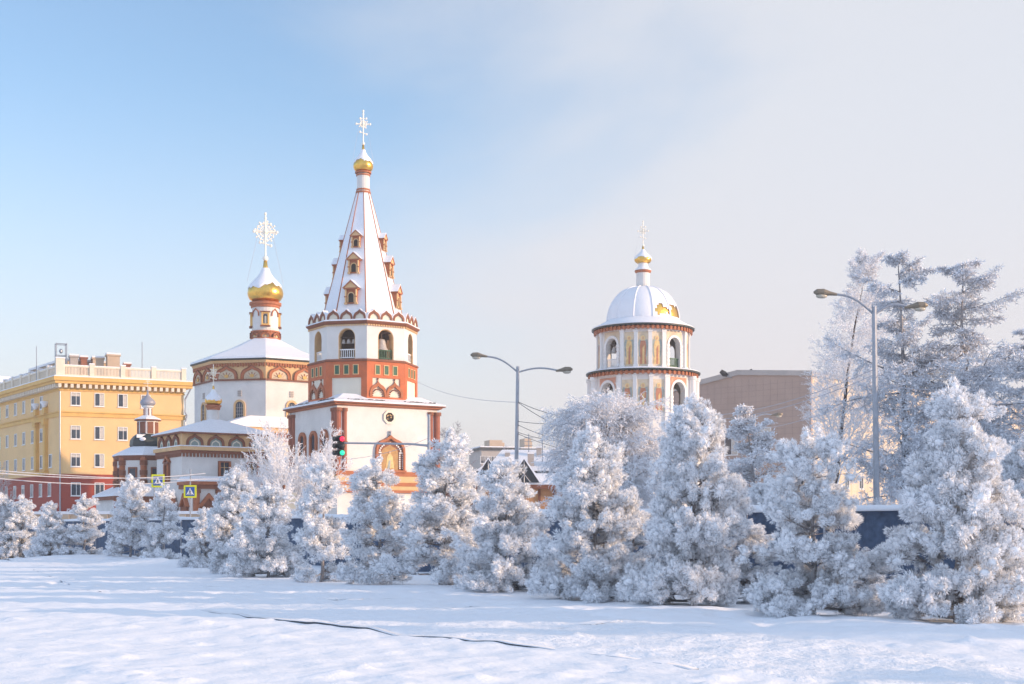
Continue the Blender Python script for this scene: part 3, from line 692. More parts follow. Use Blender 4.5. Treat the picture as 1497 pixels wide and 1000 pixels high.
# ------------------------------------------------------------------ yellow apartment block at the left
def yellow_block():
    Y = 175; t = thing('apartment_building', 'yellow apartment building with red ground floor, ochre cornice and roof balustrade', 'building', (xx(88, Y), Y, 0))
    tf, tl, L, D = 25.5, -54.6, 15.7, 46.0
    fx, fy = cos(R_(tf)), sin(R_(tf)); lx, ly = -cos(R_(tl)), -sin(R_(tl))     # along the front, and back along the left side
    plan = [(0, 0), (fx * L, fy * L), (fx * L + lx * D, fy * L + ly * D), (lx * D, ly * D)]
    cen = (sum(p[0] for p in plan) / 4, sum(p[1] for p in plan) / 4)
    def slab(mb, z0, z1, off, mi=0):
        n1, n2 = (sin(R_(tf)), -cos(R_(tf))), (sin(R_(tl)), -cos(R_(tl)))
        det = n1[0] * n2[1] - n1[1] * n2[0]
        def corner(s1, s2):     # offset of the two facets
            a, b = s1 * off, s2 * off
            return ((a * n2[1] - b * n1[1]) / det, (n1[0] * b - n2[0] * a) / det)
        o = [corner(1, 1), corner(1, -1), corner(-1, -1), corner(-1, 1)]
        pl = [(p[0] + q[0], p[1] + q[1]) for p, q in zip(plan, o)]
        a = [mb.v((x, y, z0)) for x, y in pl]; b = [mb.v((x, y, z1)) for x, y in pl]
        mb.f(a[::-1], mi); mb.f(b, mi)
        for i in range(4): mb.f((a[i], a[(i + 1) % 4], b[(i + 1) % 4], b[i]), mi)
    mb = MB(); slab(mb, 8.45, 20.0, 0); mb.build('upper_wall', 'yellow', t)
    mb = MB(); slab(mb, 0, 8.44, .12); mb.build('ground_floor_wall', 'redbase', t)
    mb = MB(); slab(mb, 15.85, 16.35, .14); slab(mb, 16.36, 16.5, .26); mb.build('string_course', 'ochre', t)
    mb = MB(); slab(mb, 19.15, 19.3, .12); slab(mb, 19.31, 20.0, .06); slab(mb, 20.01, 20.35, .85); slab(mb, 20.36, 20.85, 1.05)
    Fm = Matrix.Rotation(R_(tf), 4, 'Z'); Lm = Matrix.Rotation(R_(tl), 4, 'Z')
    mb.build('cornice', 'ochre', t)
    mb = MB()
    for i in range(22): x = -.3 + .75 * i; mb.M = Fm; mb.box(x, x + .36, -.75, 0, 19.5, 20.0)
    for i in range(62): x = -D + .75 * i; mb.M = Lm; mb.box(x, x + .36, -.75, 0, 19.5, 20.0)
    mb.build('cornice_bracket', 'balus', t)
    mb = MB(); slab(mb, 20.86, 21.0, .98); mb.build('roof_snow', 'snow', t)
    for mtx, x0, x1, step in ((Fm, 0, L, 4.2), (Lm, -D, -.9, 4.1)):
        nn = int(round((x1 - x0) / step))
        for i in range(nn):
            a, b = x0 + (x1 - x0) * i / nn, x0 + (x1 - x0) * (i + 1) / nn
            mb = MB(); mb.M = mtx; mb.box(a + .3, b - .3, -.05, .2, 21.02, 21.25); mb.box(a + .3, b - .3, -.08, .23, 22.2, 22.4)
            for q in range(18): x = a + .42 + (b - a - .84) * q / 17; mb.box(x - .05, x + .05, .0, .14, 21.25, 22.2)
            mb.box(a + .3, b - .3, -.06, .21, 22.405, 22.5, 1); mb.build('balustrade', ['balus', 'snow'], t)
        for i in range(nn + 1):
            a = x0 + (x1 - x0) * i / nn; mb = MB(); mb.M = mtx
            mb.box(a - .3, a + .3, -.16, .36, 21.02, 22.62); mb.box(a - .34, a + .34, -.2, .4, 22.63, 22.78, 1); mb.build('balustrade_post', ['balus', 'snow'], t)
    mb = MB(); mb.M = Fm; mb.box(-.55, .55, -.35, .75, 21.03, 23.2); mb.box(-.6, .6, -.4, .8, 23.21, 23.35, 1); mb.build('corner_pedestal', ['balus', 'snow'], t)
    ws = sash_mesh(1.05, 1.55)
    for k in range(4):
        for z in (17.35, 13.05, 9.5, 5.75): put_window(ws, t, Fm @ Matrix.Translation((1.9 + 2.95 * k, -.12 if z < 8 else 0, z)))
    for y in (4, 7.9, 11.9, 16, 20, 24.2, 28.3, 32.4, 36.5, 40.6):
        for z in (17.35, 13.05, 9.5, 5.75):
            if y == 4 and z > 11: continue
            put_window(ws, t, Lm @ Matrix.Translation((-y, -.12 if z < 8 else 0, z)))
    for y in (3.4, 8.2, 11.9, 16, 20):
        mb = MB(); mb.M = Lm; mb.prism(arch(-y, 1.9, 0.5, 3.0)[::-1], -.17, -.12); mb.build('shop_window', 'wframe', t)
    # bay between pilasters with urns on the side elevation
    for y in (5.6, 9.6):
        mb = MB(); mb.M = Lm; mb.box(-y - .42, -y + .42, -.45, 0, 8.6, 15.84); mb.box(-y - .6, -y + .6, -.62, 0, 15.0, 15.5); mb.box(-y - .5, -y + .5, -.5, 0, 16.52, 17.3)
        mb.build('bay_pilaster', 'ochre', t)
        mb = MB(); mb.M = Lm @ Matrix.Translation((-y, -.3, 0)); mb.lathe([(.15, 17.3), (.3, 17.5), (.55, 17.9), (.6, 18.1), (.3, 18.15)], 12); mb.build('urn', 'snow', t)
    mb = MB(); mb.M = Lm; mb.box(-10.4, -4.8, -.75, 0, 8.46, 8.9); mb.build('bay_sill', 'ochre', t); mb = MB(); mb.M = Lm; mb.box(-10.2, -5, -.62, 0, 15.51, 15.84); mb.build('bay_entablature', 'ochre', t)
    mb = MB(); mb.M = Fm; mb.tube([(L + .75, -.7, 20.3), (L + .75, -.7, 19.9), (L + .15, -.25, 18.6), (L + .15, -.25, 16.9), (L + .35, -.4, 16.4), (L + .15, -.25, 15.6), (L + .15, -.25, .4)], .11, 8); mb.tube([(-.05, -.25, 19.0), (-.05, -.25, .3)], .09, 8); mb.build('downpipe', 'metal', t)
    # roof structures
    def chim(x, y, w, d, h, m, z=20.9):
        mb = MB(); mb.M = Fm; mb.box(x - w / 2, x + w / 2, y - d / 2, y + d / 2, z, z + h); mb.box(x - w / 2 - .12, x + w / 2 + .12, y - d / 2 - .12, y + d / 2 + .12, z + h, z + h + .2); mb.box(x - w / 2 - .1, x + w / 2 + .1, y - d / 2 - .1, y + d / 2 + .1, z + h + .205, z + h + .4, 1); mb.build('chimney', [m, 'snow'], t)
    chim(2.2, 4, 1.0, 1.0, 3.0, 'concrete'); chim(3.6, 5, .8, .8, 3.0, 'brick'); chim(5.4, 5, 1.4, 1.2, 3.0, 'beige'); chim(7.2, 4, 1.6, 1.3, 3.4, 'beige'); chim(9.2, 5, .8, .8, 2.4, 'brick')
    mb = MB(); mb.M = Lm; mb.box(-20, -5, 2, 8, 20.9, 23.6); mb.box(-30, -21.5, 2, 8, 20.9, 23.2); mb.box(-20.2, -4.8, 1.8, 8.2, 23.61, 23.9, 1); mb.box(-30.2, -21.3, 1.8, 8.2, 23.21, 23.45, 1); mb.build('penthouse', ['beige', 'snow'], t)
    mb = MB(); mb.M = Lm; mb.box(-38, -35, 1, 4, 20.9, 23.2); mb.prism([(-38.4, 23.2), (-36.5, 24.4), (-34.6, 23.2)][::-1], .8, 4.2, 1); mb.build('dormer', ['beige', 'snow'], t)
    mb = MB(); mb.M = Fm
    for x in (-.1, 1.2):
        for y in (3.0, 4.2): mb.tube([(x, y, 20.9), (x, y, 25.6)], .06, 4)
    for z in (24.0, 25.5): mb.tube([(-.1, 3.0, z), (1.2, 3.0, z), (1.2, 4.2, z), (-.1, 4.2, z), (-.1, 3.0, z)], .05, 4)
    mb.lathe([(.08, 24.3), (.26, 24.5), (.26, 24.7), (.08, 24.9)], 10, c=(.55, 3.6)); mb.build('siren_frame', 'metal', t)
    mb = MB(); mb.M = Fm; mb.tube([(-2, 8, 21), (-2, 8, 25.6)], .05, 4); mb.tube([(11.2, 5, 21), (11.2, 5, 26.6)], .05, 4); mb.build('mast', 'metal', t)
yellow_block()

# ------------------------------------------------------------------ long clad hall at the right
def hall():
    Y = 190; t = thing('clad_hall', 'panel clad hall in shaded mauve and sunlit cream with flat dark parapet', 'building', (xx(1186, Y), Y, 0))
    ta, tb = -43, 47; LA, LB = 24.0, 74.0; H = 22.9
    Am = Matrix.Rotation(R_(ta), 4, 'Z'); Bm = Matrix.Rotation(R_(tb), 4, 'Z')
    gab = [(-LA, 0), (-LA, 22.2), (-LA / 2, H + 1.0), (0, H), (0, 0)]
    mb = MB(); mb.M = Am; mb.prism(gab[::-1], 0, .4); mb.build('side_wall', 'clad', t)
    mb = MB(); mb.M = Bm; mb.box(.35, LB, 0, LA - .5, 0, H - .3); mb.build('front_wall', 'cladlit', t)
    mb = MB(); mb.M = Am
    for i in range(20): x = -LA + 1.2 * (i + .5); mb.box(x - .025, x + .025, -.012, 0, 0, 22.1 + min(i, 20 - i) * .1)
    for i in range(28): mb.box(-LA, 0, -.010, 0, .8 * (i + .5) - .02, .8 * (i + .5) + .02)
    mb.build('side_seam', 'seam', t)
    mb = MB(); mb.M = Bm
    for i in range(44): x = 1.6 * (i + 1); mb.box(x - .03, x + .03, -.012, 0, 0, H - .4)
    for i in range(18): mb.box(.4, LB, -.010, 0, 1.25 * (i + .5) - .025, 1.25 * (i + .5) + .025)
    mb.build('front_seam', 'tan', t)
    mb = MB(); mb.M = Am; mb.ring([(-LA - .3, 22.6), (-LA / 2, H + 1.5), (.3, H + .45)], [(-LA - .3, 21.9), (-LA / 2, H + .75), (.3, H - .25)], -.3, .6)
    mb.M = Bm; mb.box(.3, LB, -.3, .5, H - .29, H + .35); mb.build('parapet', 'concrete', t)
    mb = MB(); mb.M = Am; mb.prism([(-LA - .2, 22.4), (-LA / 2, H + 1.35), (.1, H + .3), (.1, H - .2), (-LA - .2, 21.8)][::-1], .62, 70); mb.build('roof', 'snow', t)
    ws = sash_mesh(1.1, 2.1); wb = sash_mesh(2.1, 3.6)
    for x in (5.6, 9.8, 14, 18.2, 22.4, 26.6, 31, 36, 41, 46, 51, 56, 61): put_window(ws, t, Bm @ Matrix.Translation((x, 0, 7.3)))
    for x in (-13.2, -7.6): put_window(wb, t, Am @ Matrix.Translation((x, 0, 12.2)))
hall()
def floodlight(px, py, Y, dx, label):
    o = thing('floodlight', label, 'floodlight', (xx(px, Y), Y, zz(py + 8, Y)), 0, 'floodlights above the hall roof')
    mb = MB(); mb.tube([(0, 0, -.6), (0, 0, .4), (dx * 1.6, 0, 1.1)], .09, 6); mb.build('arm', 'metal', o)
    mb = MB(); mb.tube([(dx * 1.3, 0, .95), (dx * 1.8, 0, 1.2), (dx * 2.6, 0, 1.65)], [.18, .42, .3], 10); mb.build('lamp_head', 'blackp', o)
floodlight(1073, 551, 199, -.75, 'left floodlight on the dark roof edge of the clad hall')
floodlight(1083, 550, 198, .65, 'right floodlight raised on the roof edge of the clad hall')

# ------------------------------------------------------------------ gatehouse, snow roofs and far blocks
def gatehouse():
    Y = 108; t = thing('gatehouse', 'brown timber gatehouse with two dark triangular gables and snowy roof', 'building', (xx(757, Y), Y, 0))
    u = Y / F
    mb = MB(); mb.box(-4.1, 5.2, 0, 5, 0, zz(715, Y)); mb.build('wall', 'woodlt', t)
    mb = MB()
    for i in range(9): x = -4.1 + i * 1.16; mb.box(x - .1, x + .1, -.08, 0, 0, zz(715, Y))
    mb.box(-4.2, 5.3, -.12, 0, 2.6, 2.8); mb.box(-4.2, 5.3, -.14, 0, 0, .7); mb.build('timber_post', 'wood', t)
    mb = MB(); mb.box(-4.5, 5.5, -.7, 5.2, zz(715, Y), zz(709, Y)); mb.build('fascia', 'wood', t)
    mb = MB(); mb.prism([(-4.5, zz(708.8, Y)), (-4.4, zz(706, Y)), (5.4, zz(706, Y)), (5.5, zz(708.8, Y))], -.72, .2); 
    v = [mb.v(p) for p in ((-4.4, -.7, zz(705.9, Y)), (5.4, -.7, zz(705.9, Y)), (5.2, 2.6, zz(690, Y)), (-4.2, 2.6, zz(690, Y)), (-4.4, 5.2, zz(706, Y)), (5.4, 5.2, zz(706, Y)))]
    mb.f((v[0], v[1], v[2], v[3])); mb.f((v[3], v[2], v[5], v[4])); mb.f((v[0], v[3], v[4])); mb.f((v[1], v[5], v[2])); mb.build('roof', 'snow', t)
    for px in (714, 766):
        x = xx(px, Y) - xx(757, Y); zb, zt = zz(697, Y), zz(672, Y)
        zb = zz(706, Y) + .01
        mb = MB(); mb.prism([(x - 1.2, zb), (x, zt), (x + 1.2, zb)][::-1], -.9, -.6); g = mb.build('gable', 'gable', t)
        mb = MB(); mb.tube([(x, -.93, zb), (x, -.93, zt - .1)], .04, 4); mb.tube([(x - .5, -.93, zb), (x + .2, -.93, zb + .9)], .04, 4); mb.tube([(x + .5, -.93, zb), (x - .2, -.93, zb + .9)], .04, 4); mb.build('gable_strut', 'metal', g)
        mb = MB(); mb.ring([(x - 1.29, zb), (x, zt + .14), (x + 1.44, zb)], [(x - 1.205, zb), (x, zt + .006), (x + 1.205, zb)], -1.0, 1.8); mb.build('gable_roof', 'snow', t)
gatehouse()
def porch_gable():
    Y = 92; t = thing('snowy_porch', 'steep snow covered porch gable half hidden by the big pine', 'porch', (xx(664, Y), Y, 0))
    zp = zz(688, Y); x1 = xx(712, Y) - xx(664, Y); 
    mb = MB(); mb.ring([(-x1 - .2, zz(738, Y) - .2), (0, zp + .3), (x1 + .2, zz(738, Y) - .2)], [(-x1 + .15, zz(738, Y) - .2), (0, zp - .25), (x1 - .15, zz(738, Y) - .2)], -.5, 3.5); mb.build('roof', 'snow', t)
    mb = MB(); mb.prism([(-x1 + .16, zz(738, Y) - .18), (0, zp - .27), (x1 - .16, zz(738, Y) - .18)][::-1], -.1, 3.2); mb.build('gable_wall', 'wood', t)
    mb = MB(); mb.box(-x1 + .3, x1 - .3, 0, 3, 0, zz(738, Y) - .2); mb.build('wall', 'cream', t)
porch_gable()
def shed(px0, px1, pyr, pye, Y, label, wall, chims=()):
    c = (px0 + px1) / 2; t = thing('snowy_house', label, 'house', (xx(c, Y), Y, 0)); w = xx(px1, Y) - xx(c, Y); ze, zr = zz(pye, Y), zz(pyr, Y)
    mb = MB(); mb.box(-w, w, 0, 8, 0, ze); mb.build('wall', wall, t)
    mb = MB(); mb.box(-w - .4, w + .4, -.5, 8.5, ze, ze + .25); mb.build('eaves', 'gable', t)
    mb = MB(); v = [mb.v(p) for p in ((-w - .4, -.55, ze + .255), (w + .4, -.55, ze + .255), (w + .4, 8.5, ze + .255), (-w - .4, 8.5, ze + .255), (-w * .8, 4, zr), (w * .8, 4, zr))]
    for q in ((0, 1, 5, 4), (1, 2, 5), (2, 3, 4, 5), (3, 0, 4)): mb.f([v[i] for i in q])
    r = mb.build('roof', 'snow', t)
    for px, py in chims:
        x = xx(px, Y + 2) - xx(c, Y); mb = MB(); mb.box(x - .35, x + .35, 1.6, 2.3, ze + .3, zz(py, Y + 2)); mb.box(x - .4, x + .4, 1.55, 2.35, zz(py, Y + 2) + .003, zz(py, Y + 2) + .2, 1); mb.build('chimney', ['concrete', 'snow'], r)
    n = max(2, int(w * 2 / 3.5)); ws = sash_mesh(.9, 1.4)
    for i in range(n): put_window(ws, t, Matrix.Translation((-w + 2 * w * (i + .5) / n, 0, ze - 2.2)))
shed(700, 850, 672, 692, 150, 'low house with broad snowy roof directly behind the gatehouse', 'beige', ((776, 664),))
shed(722, 838, 655, 680, 185, 'wide snow roofed house behind the broad white roof', 'beige', ((742, 662), (788, 655), (810, 657)))
def far_block(px0, px1, pyt, Y, label, tower):
    c = (px0 + px1) / 2; t = thing('far_apartment_block', label, 'building', (xx(c, Y), Y, 0), 16); w = (px1 - px0) / 2 / F * Y; H = zz(pyt, Y)
    mb = MB(); mb.box(-w, w, 0, 12, 0, H); mb.build('wall', 'concrete', t)
    mb = MB(); mb.box(-w - .5, w + .5, -.6, 12.4, H, H + .6); mb.build('parapet', 'gable', t)
    mb = MB(); mb.box(-w - .4, w + .4, -.5, 12.3, H + .61, H + .9); mb.build('roof', 'snow', t)
    mb = MB(); mb.box(-w * .3, w * .5, 3, 8, H + .9, H + tower); mb.box(w * .2, w * .7, 4, 9, H + .9, H + tower * .8); mb.build('penthouse', 'beige', t)
    ws = sash_mesh(1.5, 1.6)
    for z in np.arange(2, H - 2.5, 3.0):
        for i in range(7): put_window(ws, t, Matrix.Translation((-w + 2 * w * (i + .5) / 7, 0, float(z))))
far_block(703, 752, 658, 330, 'distant grey apartment block left of the lamp post', 2.6)
far_block(762, 788, 659, 380, 'distant pale apartment block right of the lamp post', 3.6)

# low yard wall in front of the church
def yard_wall():
    t = thing('yard_wall', 'low beige churchyard wall capped with snow', 'wall', (0, 0, 0))
    a, b = P(-10, 770, 118), P(445, 770, 112)
    for k, (z0, z1, w, m, nm) in enumerate(((0, 2.75, .3, 'beige', 'wall'), (2.755, 3.0, .42, 'snow', 'snow_cap'))):
        d = Vector((b.x - a.x, b.y - a.y, 0)); L = d.length; ang = math.atan2(d.y, d.x); mb = MB(); mb.M = Matrix.Translation((a.x, a.y, 0)) @ Matrix.Rotation(ang, 4, 'Z')
        mb.box(0, L, -w, w, z0, z1); mb.build(nm, m, t)
    mb = MB(); mb.M = Matrix.Translation((a.x, a.y, 0)) @ Matrix.Rotation(ang, 4, 'Z')
    for i in range(9): mb.box(L * i / 8 - .35, L * i / 8 + .35, -.45, -.305, 0, 2.74)
    mb.build('pier', 'beige', t)
yard_wall()

# ------------------------------------------------------------------ ground
rng0 = np.random.default_rng(11)
WAVES = []
for lam, amp in ((26, .028), (13, .012), (6, .008), (3.1, .011), (1.7, .009), (.9, .007), (.55, .005)):
    for _ in range(3):
        a = rng0.uniform(0, 2 * pi); WAVES.append((cos(a) * 2 * pi / lam, sin(a) * 2 * pi / lam, rng0.uniform(0, 2 * pi), amp * .6))
MOUNDS = [(xx(275, 62), 62, .38, 2.4), (xx(330, 60), 60, .2, 2.0), (xx(1230, 23.5), 23.5, .10, 1.4), (xx(960, 27), 27, .10, 1.6), (xx(1480, 21), 21, .12, 1.5), (xx(600, 36), 36, .14, 2.0), (xx(130, 69), 69, .3, 3)]
for _ in range(320):
    _y = 13 + 13 * rng0.uniform() ** 1.5; MOUNDS.append((rng0.uniform(-.4, .4) * _y, _y, rng0.uniform(.012, .055), rng0.uniform(.05, .15)))
for _k in range(3):     # footprints along the path
    for _i in range(60): _t = _i / 59; MOUNDS.append((-16 + 26 * _t + (_i % 2) * .12 + rng0.normal(0, .06), 43 - 23 * _t + _k * 1.7 + rng0.normal(0, .08), -.07, .10))
for _ in range(260):    # scattered dents in the trampled snow
    _t = rng0.uniform(); _x = -16 + 26 * _t; MOUNDS.append((_x, 42 - 22 * _t + rng0.uniform(-2.5, 3.5) * (1 - .3 * _t), rng0.uniform(-.06, -.02), rng0.uniform(.06, .14)))
def gh(x, y):
    x = np.asarray(x, float); y = np.asarray(y, float); z = np.zeros(np.broadcast(x, y).shape)
    for kx, ky, ph, am in WAVES: z = z + am * np.sin(kx * x + ky * y + ph)
    for mx, my, am, s in MOUNDS: z = z + am * np.exp(-((x - mx) ** 2 + (y - my) ** 2) / (2 * s * s))
    fall = np.exp(-np.maximum(0, np.abs(y - 40) - 60) ** 2 / 2e3) * np.exp(-np.maximum(0, np.abs(x) - 40) ** 2 / 2e3)
    return z * fall - .03
def snow_mat(name, tint, b1, b2, fine):
    m = bpy.data.materials.new(name); m.use_nodes = True; nt = m.node_tree; b = nt.nodes['Principled BSDF']
    b.inputs['Roughness'].default_value = .65; b.inputs['Base Color'].default_value = tint + (1,)
    tc = nt.nodes.new('ShaderNodeTexCoord'); prev = None
    for sc, st, dist, stretch in ((fine, b1, .06, 1), (fine * 5, b2, .02, 1), (fine * .35, b1, .18, 1)):
        n = nt.nodes.new('ShaderNodeTexNoise'); n.inputs['Scale'].default_value = sc; n.inputs['Detail'].default_value = 6; n.inputs['Roughness'].default_value = .6
        nt.links.new(tc.outputs['Object'], n.inputs['Vector'])
        bp = nt.nodes.new('ShaderNodeBump'); bp.inputs['Strength'].default_value = st; bp.inputs['Distance'].default_value = dist
        nt.links.new(n.outputs['Fac'], bp.inputs['Height'])
        if prev: nt.links.new(prev.outputs['Normal'], bp.inputs['Normal'])
        prev = bp
    nt.links.new(prev.outputs['Normal'], b.inputs['Normal']); return m
M['ground'] = snow_mat('snow_ground', (.88, .89, .915), .5, .35, 1.7)
M['trample'] = snow_mat('trampled_snow', (.86, .875, .905), .75, .55, 3.2)
def np_mesh(name, V, Q, mats, frost=None, smooth=False, mi=None):
    me = bpy.data.meshes.new(name); nv, nf = len(V), len(Q)
    me.vertices.add(nv); me.vertices.foreach_set('co', np.ascontiguousarray(V, dtype=np.float32).ravel())
    me.loops.add(nf * 4); me.loops.foreach_set('vertex_index', np.ascontiguousarray(Q, dtype=np.int32).ravel())
    me.polygons.add(nf); me.polygons.foreach_set('loop_start', np.arange(0, nf * 4, 4, dtype=np.int32))
    try: me.polygons.foreach_set('loop_total', np.full(nf, 4, dtype=np.int32))
    except Exception: pass
    for m in mats: me.materials.append(M[m])
    if mi is not None: me.polygons.foreach_set('material_index', np.asarray(mi, dtype=np.int32))
    if smooth: me.polygons.foreach_set('use_smooth', np.ones(nf, dtype=bool))
    if frost is not None:
        at = me.attributes.new('frost', 'FLOAT', 'POINT'); at.data.foreach_set('value', np.asarray(frost, dtype=np.float32))
    me.update(calc_edges=True); me.validate(); return me
def grid_mesh(name, X, Y, zfun, m):
    gx, gy = np.meshgrid(X, Y); gz = zfun(gx, gy); V = np.stack([gx, gy, gz], -1).reshape(-1, 3); nx = len(X)
    i, j = np.meshgrid(np.arange(len(X) - 1), np.arange(len(Y) - 1)); a = (j * nx + i).ravel()
    return np_mesh(name, V, np.stack([a, a + 1, a + nx + 1, a + nx], -1), [m], smooth=True)
FARG = 1500
def spread(lo, hi, d, far, k=1.35):
    core = list(np.arange(lo, hi, d)); s = d; x = hi; up = []
    while x < far: up.append(x); s *= k; x += s
    up.append(far); s = d; x = lo - d; dn = []
    while x > -far: dn.append(x); s *= k; x -= s
    dn.append(-far); return np.array(dn[::-1] + core + up)
gx = spread(-16, 14, .10, FARG); gy = spread(12, 34, .09, FARG)
tag(link('ground', grid_mesh('ground', gx, gy, gh, 'ground')), kind='structure')
# kerb line and trampled path beyond it
KP = [(-60, 795), (120, 861), (250, 884), (365, 899), (520, 915), (620, 927), (740, 938), (855, 952), (1000, 972), (1200, 1003), (1500, 1060), (2100, 1190), (3500, 1500)]
KL = []
for px, py in KP: Y = EYE * F / (py - HY); KL.append((xx(px, Y), Y))
KL = np.array(KL)
def kerb_pts(n, t0, t1):
    d = np.r_[0, np.cumsum(np.hypot(*np.diff(KL, axis=0).T))]; s = np.linspace(d[-1] * t0, d[-1] * t1, n)
    return np.stack([np.interp(s, d, KL[:, 0]), np.interp(s, d, KL[:, 1])], -1)
kp = kerb_pts(500, 0, 1)
sel = kp[(kp[:, 0] > -6.5) & (kp[:, 0] < 2.2)]
V = []; Q = []
for i, (x, y) in enumerate(sel):
    e = sel[min(i + 1, len(sel) - 1)] - sel[max(i - 1, 0)]; e = e / np.hypot(*e); nx_, ny_ = e[1], -e[0]    # towards the camera
    if ny_ > 0: nx_, ny_ = -nx_, -ny_
    zt = float(gh(x, y)) + .026 * (.5 + .40 * sin(i * .11) + .35 * sin(i * .37 + 1) + .25 * sin(i * .9)) * min(1, i / 12, (len(sel) - 1 - i) / 12)
    for off, z in ((.02, -.3), (.02, zt), (-.14, zt + .003), (-.14, -.3)): V.append((x + nx_ * off, y + ny_ * off, z))
for i in range(len(sel) - 1):
    a = i * 4
    for k in range(3): Q.append((a + k, a + k + 1, a + 5 + k, a + 4 + k))
kb = link('kerb', np_mesh('kerb', np.array(V), np.array(Q), ['kerb', 'snow'], mi=[(1 if k == 1 else 0) for i in range(len(sel) - 1) for k in range(3)])); tag(kb, kind='structure')
nP = 900; kq = kerb_pts(nP, .02, .97); wd = np.linspace(.16, 1, 40)
e = np.gradient(kq, axis=0); e /= np.hypot(e[:, 0], e[:, 1])[:, None]; nn_ = np.stack([-e[:, 1], e[:, 0]], -1); nn_ *= np.sign(nn_[:, 1:2])
d = .12 + (wd - .16)[None] * np.minimum(7.0, .22 * kq[:, 1] + .8)[:, None]; X2 = kq[:, :1] + nn_[:, :1] * d; Y2 = kq[:, 1:] + nn_[:, 1:] * d
ed = np.minimum(1, np.minimum(np.arange(40) / 3, (39 - np.arange(40)) / 3))[None]
V = np.stack([X2, Y2, gh(X2, Y2) + .02 * ed - .008 + .012 * ed * np.sin(X2 * 9 + Y2 * 5) * np.sin(Y2 * 8 - X2 * 3)], -1).reshape(-1, 3)
Q = [(i * 40 + k, i * 40 + k + 1, (i + 1) * 40 + k + 1, (i + 1) * 40 + k) for i in range(nP - 1) for k in range(39)]
tag(link('path', np_mesh('path', np.array(V), np.array(Q), ['trample'], smooth=True)), kind='structure')

# ------------------------------------------------------------------ blue fabric fence
FA, FB = Vector((8.9, 33.0, 0)), Vector((-25.4, 88.0, 0)); fd = (FB - FA).normalized()
def fence():
    o = FA - fd * 7; t = thing('mesh_fence', 'long dark blue fabric fence with a thick snow cap behind the pines', 'fence', o, math.degrees(math.atan2(fd.y, fd.x)))
    L = 130; n = 44; st = L / n; H = 2.13
    for i in range(n):
        mb = MB(); m = 10; rows = []
        for k in range(m + 1):
            x = i * st + .04 + (st - .08) * k / m; y = .05 * sin(k * 1.3 + i) * sin(pi * k / m)
            rows.append([mb.v((x, y + (.02 * sin(j * 2.1 + k + i)), -.2 + (H + .2) * j / 5)) for j in range(6)])
        for a, b in zip(rows, rows[1:]):
            for j in range(5): mb.f((a[j], a[j + 1], b[j + 1], b[j]))
        mb.build('fabric_panel', 'navy', t, True)
        mb = MB(); mb.box(i * st - .035, i * st + .035, -.035, .035, -.2, H + .02); mb.build('post', 'metal', t)
    mb = MB(); m = 400; rows = []
    rs = random.Random(2)
    for k in range(m + 1):
        x = L * k / m; h = .13 + .03 * sin(k * .21) + rs.uniform(-.012, .012); w = .16 + .02 * sin(k * .33)
        rows.append([mb.v((x, w * cos(a), H + h * max(0, sin(a)) - (.05 if a in (0, pi) else 0))) for a in (0, .5, 1.1, pi / 2, 2.0, 2.6, pi)])
    for a, b in zip(rows, rows[1:]):
        for j in range(6): mb.f((a[j], b[j], b[j + 1], a[j + 1]))
        mb.f((a[6], b[6], b[0], a[0]))
    mb.build('snow_cap', 'snow', t, True)
fence()

# ------------------------------------------------------------------ vegetation
def tubes_np(P0, P1, R0, R1, n=4):
    P0, P1 = np.asarray(P0, float), np.asarray(P1, float); D = P1 - P0; D /= np.linalg.norm(D, axis=1, keepdims=True) + 1e-9
    up = np.where(np.abs(D[:, 2:3]) > .9, np.array([[1., 0, 0]]), np.array([[0, 0, 1.]]))
    S = np.cross(D, up); S /= np.linalg.norm(S, axis=1, keepdims=True) + 1e-9; T = np.cross(S, D)
    a = np.arange(n) * 2 * pi / n; ca, sa = np.cos(a), np.sin(a)
    ringv = S[:, None, :] * ca[None, :, None] + T[:, None, :] * sa[None, :, None]
    V = np.concatenate([P0[:, None, :] + ringv * np.asarray(R0)[:, None, None], P1[:, None, :] + ringv * np.asarray(R1)[:, None, None]], 1).reshape(-1, 3)
    k = np.arange(n); q = np.stack([k, (k + 1) % n, (k + 1) % n + n, k + n], -1)
    Q = (np.arange(len(P0)) * 2 * n)[:, None, None] + q[None]
    return V, Q.reshape(-1, 4)
def blades_np(B, D, L, W, rng, f0=.0, f1=1.0, mid=.55):
    N = len(B); S = np.cross(D, rng.normal(size=(N, 3))); S /= np.linalg.norm(S, axis=1, keepdims=True) + 1e-9
    L = np.asarray(L).reshape(-1, 1) * np.ones((N, 1)); W = np.asarray(W).reshape(-1, 1) * np.ones((N, 1))
    V = np.stack([B, B + D * L * mid + S * W, B + D * L, B + D * L * mid - S * W], 1).reshape(-1, 3)
    Fr = np.stack([np.full(N, 1.0) * f0, np.full(N, .5) * (f0 + f1), np.full(N, 1.0) * f1, np.full(N, .5) * (f0 + f1)], 1).ravel()
    return V, np.arange(N * 4).reshape(-1, 4), Fr
def unit(v): return v / (np.linalg.norm(v, axis=-1, keepdims=True) + 1e-9)

